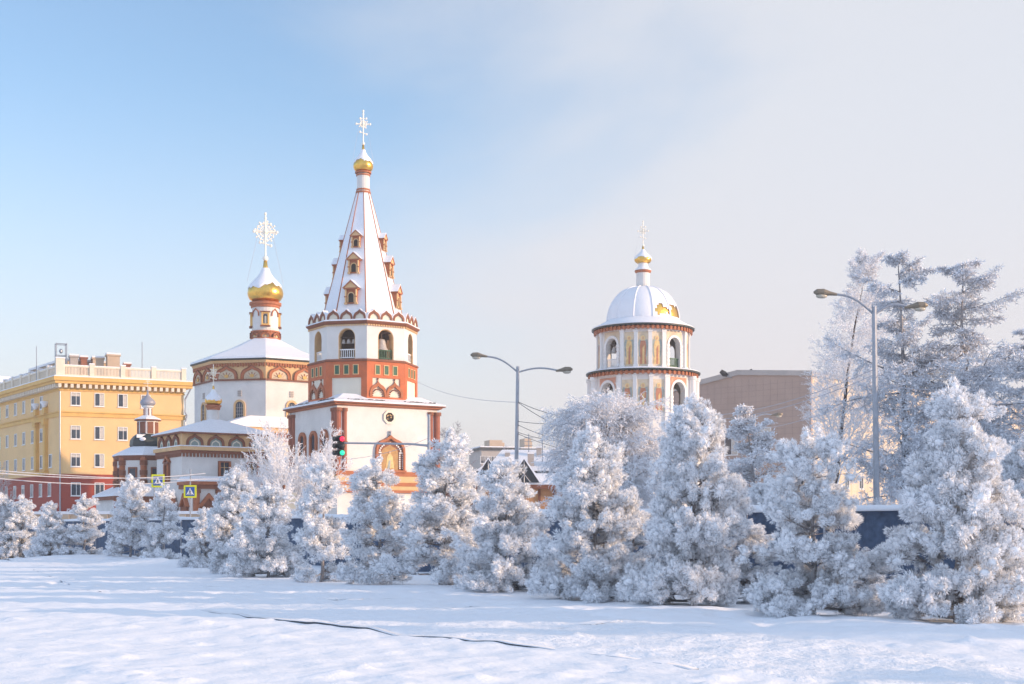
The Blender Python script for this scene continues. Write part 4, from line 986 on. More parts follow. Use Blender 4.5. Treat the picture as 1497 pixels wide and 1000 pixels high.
def pine(seed, H, Rd, dens=1.0, lean=.0, pw=.72, fine=1.0):
    rng = np.random.default_rng(seed); segs = []; pom = []
    n = 16; tp = [np.array([.05 * H * .1 * sin(i * .7 + seed) + lean * i / n, .03 * sin(i * .9), H * .93 * i / n]) for i in range(n + 1)]
    for i in range(n): segs.append((tp[i], tp[i + 1], .055 * (1 - i / n) * H / 4 + .012, .055 * (1 - (i + 1) / n) * H / 4 + .012))
    def prof(f):
        return (1 - f) ** pw * (1.0 if f > .22 else .82 + .8 * f) + .05
    nl = int((23 + rng.integers(0, 5)) * dens); inner = int(9 * dens); shift = rng.uniform(0, 6.28)
    for i in range(nl + inner):
        main = i < nl
        f = (((i + rng.uniform()) / nl) ** 1.05 * .90 + .01) if main else rng.uniform(.03, .75)
        z = f * H; az = shift + i * 2.39996 + rng.normal(0, .3)
        rad = Rd * prof(f) * (rng.uniform(.66, 1.22) if main else rng.uniform(.40, .62)) * (1.18 if f < .14 and main else 1)
        if main and f > .1 and rng.uniform() < .08: continue
        o = np.array([cos(az), sin(az), 0.]); side = np.array([-sin(az), cos(az), 0]); base = np.array([np.interp(z, [p[2] for p in tp], [p[0] for p in tp]), 0, z])
        rise = rad * (rng.uniform(.12, .5) if f > .2 else rng.uniform(-.2, .25))
        end = base + o * rad + np.array([0, 0, rise]); end[2] = max(end[2], .15)
        mid = base * .5 + end * .5 - np.array([0, 0, rad * .13]); mid[2] = max(mid[2], .08)
        def bow(t): return base * (1 - t) ** 2 + 2 * t * (1 - t) * mid + end * t * t
        r0 = .012 + .015 * rad; st_ = [bow(q / 5) for q in range(6)]
        for q in range(5): segs.append((st_[q], st_[q + 1], r0 * (1 - q * .16), r0 * (1 - (q + 1) * .16)))
        npm = int(2 + rad * 11.5 * dens)
        for k in range(npm):
            t = 1.0 if k == 0 else 1 - .66 * rng.uniform() ** 1.25
            w_ = (.07 + .19 * rad) * (1.25 - .75 * t) * (1.6 if t < .8 else 1)
            c = bow(t); lat = rng.normal(0, 1) * w_ if k else 0.; hgt = abs(rng.normal(0, 1)) * (.05 + .09 * rad) * (1.2 - .6 * t) - .02
            tip = c + side * lat + np.array([0, 0, hgt]) + o * rng.normal(0, .04); tip[2] = max(tip[2], .09)
            ax = unit(o * rng.uniform(.45, 1.0) + side * (lat * 1.6 + rng.normal(0, .15)) + np.array([0, 0, rng.uniform(.25, .9) if z > .3 else rng.uniform(.1, .5)]))
            pom.append((tip, ax, rng.uniform(.8, 1.3)))
            if k and abs(lat) > .05: segs.append((bow(max(.1, t - .12)), tip, .009, .005))
    for k in range(7):
        pom.append((np.array([tp[-1][0] + rng.normal(0, .05), rng.normal(0, .05), H * (.86 + .022 * k)]), unit(np.array([rng.normal(0, .25), rng.normal(0, .25), 1.0])), rng.uniform(.7, .95)))
    pm2 = []
    for c, ax, sz in pom:
        m = 1 + int(rng.uniform() < .5) + int(sz > 1.15); ph = rng.uniform(0, 6.28); u_ = unit(np.cross(ax, [.3, .5, .81])); w_ = np.cross(ax, u_)
        for q in range(m):
            off = (u_ * cos(ph + 6.283 * q / m) + w_ * sin(ph + 6.283 * q / m)); pm2.append((c + off * .07 * sz + ax * rng.uniform(-.05, .08) * sz, unit(ax + off * .5), sz * rng.uniform(.74, 1.05)))
    pom = pm2
    C = np.array([p[0] for p in pom]); A = np.array([p[1] for p in pom]); S = np.array([p[2] for p in pom]); K = int(140 * fine); N = len(pom)
    up = np.where(np.abs(A[:, 2:3]) > .95, np.array([[1., 0, 0]]), np.array([[0, 0, 1.]])); U = unit(np.cross(A, up)); W = np.cross(A, U)
    ct = rng.uniform(-.7, 1, (N, K)); el = np.arccos(ct); az = rng.uniform(0, 2 * pi, (N, K))
    def around(el, az): return np.cos(el)[..., None] * A[:, None] + np.sin(el)[..., None] * (np.cos(az)[..., None] * U[:, None] + np.sin(az)[..., None] * W[:, None])
    D = unit(around(el, az) + rng.normal(0, .10, (N, K, 3)) + .25 * A[:, None])
    B = C[:, None] + A[:, None] * (S[:, None] * (.02 + .10 * (ct + .3)))[..., None] + D * (S[:, None] * .045)[..., None]
    L = (rng.uniform(.075, .118, (N, K)) * S[:, None]).ravel()
    fr = np.clip(rng.normal(1.0, .13, N), .6, 1.25); f1 = np.repeat(fr, K) * rng.uniform(.75, 1.15, N * K)
    V, Q, Fr = blades_np(B.reshape(-1, 3), D.reshape(-1, 3), L, rng.uniform(.0060, .0100, N * K) / fine ** .8, rng, np.full(N * K, .04), f1, .68)
    # rimed heart of every tuft
    nu, nv = 8, 5; cu = np.arange(nu) * 2 * pi / nu; cv = np.radians(np.linspace(150, 6, nv)); g = np.stack(np.meshgrid(cv, cu, indexing='ij'), -1).reshape(-1, 2)
    el = np.tile(g[:, 0], (N, 1)); az = np.tile(g[:, 1], (N, 1)) + rng.uniform(0, 6, (N, 1))
    D2 = around(el, az); V2 = C[:, None] + A[:, None] * (.045 * S)[:, None, None] + D2 * (S[:, None] * rng.uniform(.055, .084, el.shape))[..., None] + A[:, None] * (np.cos(el) * .035 * S[:, None])[..., None]
    i, j = np.meshgrid(np.arange(nv - 1), np.arange(nu), indexing='ij'); q0 = np.stack([i * nu + j, i * nu + (j + 1) % nu, (i + 1) * nu + (j + 1) % nu, (i + 1) * nu + j], -1).reshape(-1, 4)
    Q2 = ((np.arange(N) * nu * nv)[:, None, None] + q0[None]).reshape(-1, 4) + len(V)
    Fr = np.concatenate([Fr, (np.repeat(fr, nu * nv) * rng.uniform(.26, .64, N * nu * nv))]); V = np.concatenate([V, V2.reshape(-1, 3)]); Q = np.concatenate([Q, Q2])
    crown = np_mesh('crown', V, Q, ['needles'], Fr)
    s = segs; tv, tq = tubes_np([a[0] for a in s], [a[1] for a in s], [a[2] for a in s], [a[3] for a in s], 5)
    return np_mesh('trunk', tv, tq, ['bark']), crown

def limb_tree(seed, H, spec):
    """generic rimed tree: recursive limbs, returns trunk mesh and crown mesh"""
    rng = np.random.default_rng(seed); segs = []; tw = []
    def grow(p, d, L, r, depth, f):
        n = spec['n'][depth]; sl = L / n; pts = [p]
        for i in range(n):
            d = d + rng.normal(0, spec['wig'][depth], 3) + np.array([0, 0, spec['grav'][depth]]) * sl
            d = d / np.linalg.norm(d); q = pts[-1] + d * sl
            if q[2] < .15: q[2] = .15
            tp_ = .93 if depth == 0 else .75; ra, rb = r * (1 - tp_ * i / n), r * (1 - tp_ * (i + 1) / n)
            (segs if depth < spec['thick'] else tw).append((pts[-1], q, ra, rb)); pts.append(q)
            if depth + 1 < len(spec['n']):
                t = (i + 1) / n
                if t >= spec['from'][depth]:
                    kk = spec['kids'][depth]; kk = int(kk) + (rng.uniform() < kk - int(kk))
                    for _ in range(kk):
                        az = rng.uniform(0, 2 * pi); U = unit(np.cross(d, [0.13, .21, .97] if abs(d[2]) < .9 else [1., 0, 0])); W = np.cross(d, U)
                        if spec.get('flat') and depth >= 1:
                            hd = unit(np.array([-d[1], d[0], 0])); o = hd * (1 if rng.uniform() < .5 else -1) * .9 + np.array([0, 0, rng.normal(spec['flat'], .35)])
                        else: o = U * cos(az) + W * sin(az)
                        sp = np.radians(spec['ang'][depth] + rng.normal(0, 9)); d2 = unit(d * cos(sp) + unit(o) * sin(sp))
                        if depth == 0: Lk = H * spec['len'][0] * spec['prof'](t) * rng.uniform(.7, 1.2)
                        else: Lk = L * spec['len'][depth] * (1.15 - .75 * t) * rng.uniform(.6, 1.3)
                        rk = max(.006, min(rb * .7, Lk * spec['rk'][depth])); grow(q, d2, max(Lk, .15), rk, depth + 1, f)
    for k in range(spec.get('stems', 1)):
        a = rng.uniform(0, 2 * pi); d0 = unit(np.array([cos(a) * spec.get('splay', .03) * rng.uniform(.2, 1), sin(a) * spec.get('splay', .03) * rng.uniform(.2, 1), 1.0]))
        grow(np.array([cos(a), sin(a), 0]) * (.0 if spec.get('stems', 1) == 1 else .3 * rng.uniform()), d0, H * (1 if k == 0 else rng.uniform(.7, 1)), spec['r'], 0, 0)
    v1, q1 = tubes_np([a[0] for a in segs], [a[1] for a in segs], [a[2] for a in segs], [a[3] for a in segs], 6)
    trunk = np_mesh('trunk', v1, q1, [spec.get('bark', 'bark')])
    P0 = np.array([a[0] for a in tw]); P1 = np.array([a[1] for a in tw]); R0 = np.array([max(a[2], spec['twr']) for a in tw]); R1 = np.array([max(a[3], spec['twr'] * .7) for a in tw])
    v2, q2 = tubes_np(P0, P1, R0, R1, 3); f2 = np.full(len(v2), spec.get('twf', .55))
    nb = spec['blades']; Ls = np.linalg.norm(P1 - P0, axis=1); cnt = np.maximum(1, (Ls * nb + rng.uniform(0, 1, len(Ls)))).astype(int)
    ix = np.repeat(np.arange(len(P0)), cnt); t = rng.uniform(0, 1, len(ix))[:, None]; B = P0[ix] * (1 - t) + P1[ix] * t; dd = unit(P1[ix] - P0[ix])
    D = unit(dd * .6 + rng.normal(0, .6, (len(ix), 3)) + np.array([0, 0, .12])); bl, bw = spec['blade']
    v3, q3, f3 = blades_np(B, D, rng.uniform(.6, 1.3, len(ix)) * bl, rng.uniform(.6, 1.2, len(ix)) * bw, rng, np.full(len(ix), .25), np.clip(rng.normal(.9, .18, len(ix)), .3, 1.2))
    crown = np_mesh('crown', np.concatenate([v2, v3]), np.concatenate([q2, q3 + len(v2)]), [spec['frost']], np.concatenate([f2, f3]))
    print('tree', seed, len(tw), len(ix)); return trunk, crown
def plant(name, label, cat, meshes, X, Y, sc=1.0, rz=0.0, group=None, sz=None):
    t = thing(name, label, cat, (X, Y, float(gh(X, Y)) - .03), rz, group); t.scale = (sc, sc, sz or sc)
    link('trunk', meshes[0], t); link('crown', meshes[1], t); return t

# --- the row of young pines (base pixel, top pixel, half width in px)
PSPEC = [(101, 4.0, 1.18, 1.45, .08, .64, 1.4), (202, 4.0, 1.35, 1.15, -.12, .60, 1.6), (303, 4.4, 1.28, 1.40, .06, .60, 1.3), (404, 3.9, 1.2, 1.2, -.05, .86, 1.3), (505, 3.6, 1.15, 1.1, .06, .85, 1.2),
         (606, 4.0, .95, 1.0, .14, .74, 1.0), (707, 4.0, 1.1, .9, -.16, .95, 1.0), (808, 3.8, 1.05, .85, .18, .68, 1.0), (909, 3.4, 1.1, .95, -.08, .60, 1.0)]
PV = [pine(*a) for a in PSPEC]; PH = [a[1] for a in PSPEC]; PR = [a[2] for a in PSPEC]
G1 = 'rime covered young pines along the path'
PINES = [  # px, base, top, halfwidth px, variant, rotation, label
    (1398, 912, 572, 100, 0, 20, 'big sunlit pine at the right edge in front of the blue fence'),
    (1190, 903, 632, 98, 1, 70, 'broad warm lit pine with bare lower twigs, second from the right'),
    (1012, 886, 582, 84, 2, 0, 'tallest white pine standing under the domed bell tower'),
    (868, 876, 624, 84, 3, 120, 'pine with lone upright tip in front of the weeping tree'),
    (742, 866, 676, 70, 4, 200, 'round topped dense pine in front of the brown gatehouse'),
    (645, 860, 636, 70, 5, 10, 'narrow tall pine at the right corner of the tent roofed tower'),
    (558, 856, 674, 60, 7, 150, 'pine covering the foot of the painted icon window'),
    (470, 850, 668, 54, 6, 250, 'slim pine below the traffic light'),
    (392, 843, 706, 54, 8, 300, 'pine just left of the small wooden direction sign'),
    (345, 838, 684, 46, 2, 215, 'pine to the right of the crossing sign with the tall post'),
    (300, 831, 744, 34, 4, 45, 'low pine under the crossing sign with the tall post'),
    (238, 821, 712, 35, 6, 130, 'pine under the higher yellow crossing sign'),
    (190, 820, 702, 38, 7, 290, 'pine in front of the little turret chapel'),
    (124, 818, 728, 36, 6, 80, 'conical small pine before the red ground floor corner'),
    (74, 818, 738, 28, 4, 180, 'stocky small pine before the arched shop windows'),
    (34, 816, 724, 32, 7, 260, 'pine next to the one at the left picture edge'),
    (0, 816, 720, 30, 2, 100, 'pine cut by the left picture edge'),
    (1268, 890, 802, 66, 8, 330, 'low spreading pine between the two big right hand pines'),
    (1462, 905, 778, 66, 8, 15, 'low bushy pine at the far right foot of the sunlit pine'),
    (1090, 880, 762, 60, 1, 190, 'low pine filling the gap right of the tallest pine'),
    (925, 868, 740, 46, 5, 75, 'half hidden pine between the tallest pine and the lone tipped pine'),
    (690, 850, 690, 40, 8, 320, 'half hidden pine behind the narrow tall pine'),
]
for px, base, top, hw, v, rz, lab in PINES:
    Y = EYE * F / (base - HY); h = (base - top) / F * Y; r = hw / F * Y
    o = plant('pine_tree', lab, 'pine tree', PV[v], xx(px, Y), Y, r / PR[v] * .92, rz, G1, h / PH[v] * 1.0)
def p2(px, Y): return xx(px, Y), Y
x, y = p2(1500, 40); o = plant('pine_tree', 'dark shaded pine behind the fence at the right edge', 'pine tree', PV[2], x, y, .92, 140, None, 1.0)
x, y = p2(1128, 44); plant('pine_tree', 'shaded pine behind the fence beside the small larch', 'pine tree', PV[1], x, y, .85, 30, None, .82)

# --- larches, birches and shrubs behind the fence
LARCH = dict(n=(34, 8, 5, 3), wig=(.012, .07, .12, .2), grav=(0, .06, -.10, -1.6), kids=(1.8, 2.2, .9), ang=(78, 55, 60), len=(.29, .40, .55), rk=(.016, .012, .01), flat=-.25, thick=2, r=.19, twr=.013, blades=24, blade=(.17, .020), frost='larchfrost', bark='bark', twf=.35)
LARCH['from'] = (.22, .10, .2); LARCH['prof'] = lambda t: ((1.06 - t) ** .75 * (1 if t > .4 else .55 + t) + .03) * (1 + .35 * sin(t * 23))
WEEP = dict(n=(12, 10, 10), wig=(.05, .06, .05), grav=(0, -.34, -1.0), kids=(11.0, 5.5), ang=(50, 42), len=(.50, .58), rk=(.012, .007), thick=2, r=.15, twr=.0105, blades=24, blade=(.11, .02), frost='birchfrost', twf=.7)
WEEP['from'] = (.35, .2); WEEP['prof'] = lambda t: 1.05 - .45 * t
BIRCH = dict(n=(16, 8, 6, 4), wig=(.03, .06, .09, .1), grav=(0, .10, .02, -.1), kids=(3.6, 2.2, 1.8), ang=(38, 40, 45), len=(.30, .5, .5), rk=(.010, .010, .01), thick=1, r=.17, twr=.008, blades=10, blade=(.10, .014), frost='birchfrost', twf=.8, bark='barkdk')
BIRCH['from'] = (.22, .15, .15); BIRCH['prof'] = lambda t: 1.2 - .98 * t
SHRUB = dict(n=(9, 7, 5), wig=(.05, .06, .09), grav=(.0, .1, .05), kids=(2.8, 2.0), ang=(28, 34), len=(.34, .5), rk=(.010, .008), thick=0, r=.05, twr=.015, blades=9, blade=(.12, .02), frost='birchfrost', stems=16, splay=.55, twf=.8)
SHRUB['from'] = (.2, .2); SHRUB['prof'] = lambda t: 1.0 - .5 * t; SHRUB['thick'] = 1
PALE = dict(LARCH, frost='birchfrost', twf=.8, blades=26, twr=.014, blade=(.11, .022), kids=(2.6, 2.2, .7), len=(.30, .36, .5), r=.08); PALE['n'] = (24, 7, 5, 3)
FAR = dict(n=(9, 6, 5), wig=(.05, .09, .12), grav=(0, .06, 0), kids=(3.4, 2.6), ang=(40, 42), len=(.38, .5), rk=(.012, .010), thick=1, r=.2, twr=.03, blades=2, blade=(.3, .03), frost='fartwigs', bark='bark', twf=.3)
FAR['from'] = (.3, .2); FAR['prof'] = lambda t: 1.1 - .6 * t
LA = limb_tree(21, 12.8, LARCH); LB = limb_tree(27, 12.4, dict(LARCH, len=(.36, .40, .55), kids=(2.0, 2.3, .9))); LC = limb_tree(23, 6, PALE)
WP = limb_tree(31, 7.6, WEEP); BI = limb_tree(41, 14.2, BIRCH); SH = limb_tree(51, 7.4, SHRUB); FT = limb_tree(61, 12, FAR)
x, y = p2(1320, 55); plant('larch_tree', 'tall rime covered larch right of the tall lamp post', 'larch', LA, x, y, 1, 0)
x, y = p2(1416, 56); plant('larch_tree', 'wide shaded larch with drooping limbs above the sunlit pine', 'larch', LB, x, y, 1.15, 60, None, 1.0)
x, y = p2(1484, 62); plant('larch_tree', 'larch reaching in from the right picture edge', 'larch', LB, x, y, 1.2, 200, None, .86)
x, y = p2(1106, 50); plant('larch_tree', 'small pale larch before the mauve wall', 'larch', LC, x, y, 1.25, 130, None, 1.0)
x, y = p2(922, 62); plant('weeping_tree', 'wide weeping tree white with rime below the domed tower', 'weeping tree', WP, x, y, 1.0, 0, None, .92)
x, y = p2(1212, 66); plant('birch_tree', 'slender rime white birch in front of the cream wall', 'birch', BI, x, y, 1.0, 40)
x, y = p2(430, 92); plant('bare_shrub', 'tall fan of frosted bare stems before the bell tower', 'shrub', SH, x, y, 1.05, 0)
x, y = p2(392, 95); plant('bare_shrub', 'lower frosted shrub left of the tall fan of stems', 'shrub', SH, x, y, .68, 140)
for px, Y, s, rz, lb in ((1310, 46, .36, 20, 'frosted bush behind the fence at the foot of the tall larch'), (1445, 44, .34, 90, 'frosted bush behind the fence right of the sunlit pine'), (1250, 50, .3, 200, 'frosted bush behind the fence under the birch')):
    x, y = p2(px, Y); plant('bare_shrub', lb, 'shrub', SH, x, y, s * 1.3, rz, None, s)
for px, Y, s, rz, lb in ((690, 165, 1.0, 0, 'faint bare tree in the haze right of the bell tower'), (660, 175, .95, 80, 'faint bare tree close against the bell tower'), (722, 200, .95, 160, 'faint bare tree left of the grey apartment block')):
    x, y = p2(px, Y); plant('bare_tree', lb, 'tree', FT, x, y, s, rz, 'bare trees in the haze')
x, y = p2(20, 150); plant('bare_tree', 'bare frosted tree before the left side of the yellow building', 'tree', FT, x, y, .62, 30)

# ------------------------------------------------------------------ street furniture
def lamp(px, pyj, Y, tips, label, pxb=None):
    t = thing('street_lamp', label, 'street lamp', (xx(px, Y), Y, float(gh(xx(px, Y), Y)) - .05), 0, 'double armed street lamps'); zj = zz(pyj, Y)
    dx = xx(pxb, Y) - xx(px, Y) if pxb else 0
    mb = MB(); mb.tube([(dx, 0, -.1), (0, 0, zj + .25)], [.13, .085], 10); mb.tube([(dx, 0, -.1), (dx * .9, 0, 1.2)], [.17, .16], 10); mb.build('pole', 'metal', t)
    for i, (tx, ty) in enumerate(tips):
        X, Z = xx(tx, Y) - xx(px, Y), zz(ty, Y); sg = math.copysign(1, X)
        a = Vector((0, 0, zj - .05)); e = Vector((X - sg * .5, 0, Z)); pts = []
        for k in range(9):
            q = k / 8; p = a.lerp(e, q); p.z += (.28 if ty < pyj - 5 else .22) * sin(pi * q) * .8; pts.append(p)
        mb = MB(); mb.tube(pts, .045, 8); ar = mb.build('arm', 'metal', t)
        mb = MB(); mb.M = Matrix.Translation(e) @ Matrix.Rotation(-.08 * sg, 4, 'Y')
        mb.tube([(sg * -.15, 0, .0), (sg * .1, 0, .02), (sg * .35, 0, .04), (sg * .6, 0, .03), (sg * .72, 0, .01)], [.05, .08, .14, .12, .04], 12)
        hd = mb.build('lamp_head', 'lampshell', ar)
        mb = MB(); mb.M = Matrix.Translation(e) @ Matrix.Translation((sg * .42, 0, -.07)) @ Matrix.Diagonal((1.9, 1, .8, 1)); mb.ball((0, 0, 0), .115, 0, 12); mb.build('lamp_bowl', 'lampbowl', ar, True)
lamp(757, 541, 70, ((694, 519), (831, 540)), 'two armed street lamp standing between the two bell towers', 753)
lamp(1278, 455, 51, ((1198, 427), (1348, 446)), 'tallest two armed street lamp among the larches at right', 1283)
lamp(1103, 609, 100, ((1071, 612), (1140, 606)), 'distant two armed street lamp behind the small pale larch')

def traffic_light():
    Y = 75; t = thing('traffic_light', 'traffic light on a mast arm showing red above green', 'traffic light', (xx(627, Y), Y, 0)); za = zz(649, Y); x0 = xx(498, Y) - xx(627, Y)
    mb = MB(); mb.tube([(0, 0, 0), (0, 0, zz(606, Y))], [.12, .08], 10); mb.tube([(0, 0, .0), (0, 0, 1.0)], .16, 10); mb.build('mast', 'metal', t)
    mb = MB(); mb.tube([(0, 0, za - .1), (-1.0, 0, za), (x0 + .2, 0, za + .05)], [.07, .06, .05], 8); mb.build('arm', 'metal', t)
    mb = MB(); mb.M = Matrix.Translation((x0, 0, za)) @ Matrix.Rotation(R_(22), 4, 'Z'); mb.box(-.17, .17, -.12, .12, -.66, .46)
    for z in (.28, -.1, -.48):      # hooded visors
        mb.tube([(0, -.12, z), (0, -.34, z - .02)], [.16, .155], 14)
        mb.tube([(-.2, .0, z), (-.42, -.05, z - .02)], [.13, .14], 12)
    h = mb.build('signal_head', 'blackp', t)
    for nm, z, m in (('red_lens', .28, 'redlight'), ('amber_lens', -.1, 'blackp'), ('green_lens', -.48, 'greenlight')):
        mb = MB(); mb.M = Matrix.Translation((x0, 0, za)) @ Matrix.Rotation(R_(22), 4, 'Z') @ Matrix.Translation((0, -.345, z - .02)) @ Matrix.Rotation(pi / 2, 4, 'X'); mb.lathe([(.14, 0), (.13, .02), (.08, .04), (0, .05)], 16); mb.build(nm, m, h, True)
traffic_light()
def crossing(px, py, Y, ppx, label, w=None, tall=0.0):
    t = thing('crossing_sign', label, 'road sign', (xx(ppx, Y), Y, 0), 0, 'yellow bordered crossing signs'); z = zz(py, Y); x = xx(px, Y) - xx(ppx, Y); s = .5 * (w or 18.5) / F * Y
    mb = MB(); mb.tube([(0, .06, 0), (0, .06, z + s + tall)], .045, 8)
    if abs(x) > .2: mb.tube([(0, .06, z), (x, .06, z)], .03, 6)
    mb.build('post', 'metal', t)
    mb = MB(); mb.box(x - s, x + s, -.02, .01, z - s, z + s); p = mb.build('border_panel', 'sigy', t)
    k = .72 * s; mb = MB(); mb.box(x - k, x + k, -.03, -.021, z - k, z + k); mb.build('blue_panel', 'sigb', p)
    mb = MB(); mb.prism([(x - .82 * k, z - .72 * k), (x, z + .80 * k), (x + .82 * k, z - .72 * k)][::-1], -.04, -.031, 0)
    q = k
    mb.prism([(x + .10 * q * cos(a * pi / 5) - .0, z + .34 * q + .10 * q * sin(a * pi / 5)) for a in range(10)][::-1], -.05, -.041, 1)
    for a, b, wd in (((0, .22), (-.02, -.15), .16), ((-.02, -.15), (-.22, -.55), .11), ((-.02, -.15), (.24, -.55), .11), ((0, .16), (.24, -.08), .08), ((0, .16), (-.22, -.02), .08)):
        (ax, az), (bx, bz) = a, b; L = math.hypot(bx - ax, bz - az); nx_, nz_ = -(bz - az) / L * wd / 2, (bx - ax) / L * wd / 2
        mb.prism([(x + q * (ax + nx_), z + q * (az + nz_)), (x + q * (bx + nx_), z + q * (bz + nz_)), (x + q * (bx - nx_), z + q * (bz - nz_)), (x + q * (ax - nx_), z + q * (az - nz_))], -.05 - wd * .003, -.041, 1)
    for i in range(4): mb.box(x + q * (-.6 + .34 * i), x + q * (-.42 + .34 * i), -.046, -.0412, z - .70 * q, z - .60 * q, 1)
    mb.build('pictogram', ['sigw', 'blackp'], p)
crossing(231, 703, 84, 225, 'higher yellow bordered pedestrian crossing sign, on a dark post', 19)
crossing(278, 718.5, 84, 278, 'lower yellow bordered pedestrian crossing sign, centred on its tall post', 18.5, 1.0)
def direction_sign():
    Y = 86; t = thing('direction_sign', 'small wooden post with several pointed direction boards', 'signpost', (xx(415, Y), Y, 0)); 
    mb = MB(); mb.tube([(0, 0, 0), (0, 0, zz(712, Y))], .06, 8); mb.ball((0, 0, zz(711, Y)), .1); mb.build('post', 'wood', t)
    for k, (py, x0, x1, m) in enumerate(((723, 3, 17, 'board'), (731, 4, 16, 'board'), (731, -8, 2, 'metal'), (739, 2, 15, 'board'), (741, 4, 19, 'board'))):
        u = Y / F; z = zz(py, Y); a, b = x0 * u, x1 * u
        mb = MB(); sg = 1 if x1 > 5 else -1
        tip = (b + .12, z) if sg > 0 else (a - .12, z)
        pts = [(a, z - .11), (b, z - .11), tip, (b, z + .11), (a, z + .11)] if sg > 0 else [(a, z - .11), (b, z - .11), (b, z + .11), (a, z + .11), tip]
        mb.prism(pts, -.09 - .012 * k, -.065 - .012 * k); mb.box(min(0, a), max(0, a) + .02, -.062, .0, z - .03, z + .03); mb.build('board', m, t)
direction_sign()

# overhead cables (pixel ends at their own depths, with sag in metres)
CAB = [((-60, 686, 60), (300, 692, 84), .35, 'cable', 'upper rimed cable crossing low before the yellow building', .03),
       ((-60, 693, 60), (300, 700, 84), .4, 'cable', 'lower rimed cable crossing low before the yellow building', .03),
       ((-60, 683, 58), (330, 700, 86), .2, 'cable', 'slanting rimed cable crossing low before the yellow building', .025),
       ((590, 545, 140), (757, 588, 70), .7, 'cable', 'faint cable running from the bell tower to the middle lamp post', .018),
       ((757, 587, 70), (900, 612, 62), .35, 'cabled', 'topmost dark cable from the middle lamp post', .02),
       ((757, 588, 70), (880, 645, 62), .25, 'cabled', 'steepest dark cable from the middle lamp post', .02),
       ((757, 616, 70), (910, 612, 62), .2, 'cabled', 'level cable at mid height of the middle lamp post', .018),
       ((757, 621, 70), (900, 652, 62), .3, 'cabled', 'sagging cable below the level cable of the middle lamp post', .018),
       ((757, 632, 70), (900, 642, 62), .3, 'cabled', 'second lowest cable from the middle lamp post', .018),
       ((757, 634, 70), (880, 664, 62), .2, 'cabled', 'lowest cable from the middle lamp post', .018),
       ((960, 600, 90), (1278, 540, 51), .9, 'cable', 'upper cable before the mauve hall', .018),
       ((960, 606, 90), (1278, 548, 51), .9, 'cable', 'lower cable before the mauve hall', .018),
       ((1060, 628, 95), (1278, 575, 51), .5, 'cable', 'lowest cable before the mauve hall', .016),
       ((1278, 562, 51), (1560, 560, 48), .25, 'cable', 'upper white cable running right from the tall lamp post', .016),
       ((1278, 548, 51), (1560, 538, 48), .25, 'cable', 'topmost white cable running right from the tall lamp post', .016),
       ((497, 672, 80), (627, 640, 75), .25, 'cable', 'thin cable sagging before the icon window', .016)]
for i, (a, b, sag, m, lab, r) in enumerate(CAB):
    A_, B_ = P(*a), P(*b); mb = MB(); mb.tube([A_.lerp(B_, k / 24) - Vector((0, 0, sag * 4 * (k / 24) * (1 - k / 24))) for k in range(25)], r * .8, 5)
    tag(mb.build('overhead_cable', m), lab, 'cable', 'overhead cables')
for px, py, Y, h, lb in ((773, 668, 160, 4.5, 'left thin roof antenna beyond the gatehouse'), (793, 665, 160, 5.5, 'right thin roof antenna beyond the gatehouse')):
    mb = MB(); b = P(px, py, Y); mb.tube([b - Vector((0, 0, 3)), b + Vector((0, 0, h * .6))], .05, 5)
    for k in range(3): mb.tube([b + Vector((-.5, 0, h * .3 + k * .45)), b + Vector((.5, 0, h * .3 + k * .45))], .03, 4)
    tag(mb.build('roof_antenna', 'metal'), lb, 'antenna', 'roof antennas')

# ------------------------------------------------------------------ buildings and trees out of frame that shade the foreground
SUN_AZ, SUN_EL = 77.0, 12.5       # degrees to the right of straight behind the camera; height
def street_block(X, Y, w, d, h, label):
    t = thing('street_block', label, 'building', (X, Y, 0))
    mb = MB(); mb.box(0, w, 0, d, 0, h); mb.build('wall', 'concrete', t)
    mb = MB(); mb.box(-.4, w + .4, -.4, d + .4, h, h + .4); mb.build('roof', 'snow', t)
    ws = sash_mesh(1.2, 1.6)
    for z in np.arange(1.5, h - 2.5, 3.0):
        for i in range(int(d / 3.2)): put_window(ws, t, Matrix.Translation((0, 1.8 + 3.2 * i, float(z))) @ Matrix.Rotation(-pi / 2, 4, 'Z'))
street_block(43, 34, 14, 34, 13.0, 'grey street block beyond the right picture edge')
for i, (X, Y, k, s) in enumerate(((38, 8, 1, .62), (37, 15, 1, .72), (38, 21, 0, .8), (38, 27, 1, .85), (46, 4, 0, .6), (45, 12, 1, .8), (46, 20, 0, .9), (46, 29, 1, 1.0))):
    plant('larch_tree', 'rimed larch of the row beyond the right picture edge', 'larch', (LA, LB)[k], X, Y, s * 1.25, 47 * i, 'larches beyond the right picture edge', s)

# ------------------------------------------------------------------ light, sky, camera
hm = bpy.data.materials.new('haze'); hm.use_nodes = True; hn = hm.node_tree; hn.nodes.remove(hn.nodes['Principled BSDF'])
pv = hn.nodes.new('ShaderNodeVolumePrincipled'); pv.inputs['Color'].default_value = (.93, .93, .96, 1); pv.inputs['Density'].default_value = .0006; pv.inputs['Anisotropy'].default_value = .1
hn.links.new(pv.outputs[0], hn.nodes['Material Output'].inputs['Volume']); M['haze'] = hm
mb = MB(); mb.box(-FARG - 60, FARG + 60, -FARG - 60, FARG + 60, -1.6, 46); tag(mb.build('haze', 'haze'), kind='stuff')
to_sun = Vector((sin(R_(SUN_AZ)) * cos(R_(SUN_EL)), -cos(R_(SUN_AZ)) * cos(R_(SUN_EL)), sin(R_(SUN_EL))))
L = bpy.data.lights.new('sun', 'SUN'); L.energy = 2.8; L.angle = R_(.5); L.color = (1.0, .69, .44)
so = bpy.data.objects.new('sun', L); COL.objects.link(so); so.rotation_euler = to_sun.to_track_quat('Z', 'Y').to_euler()
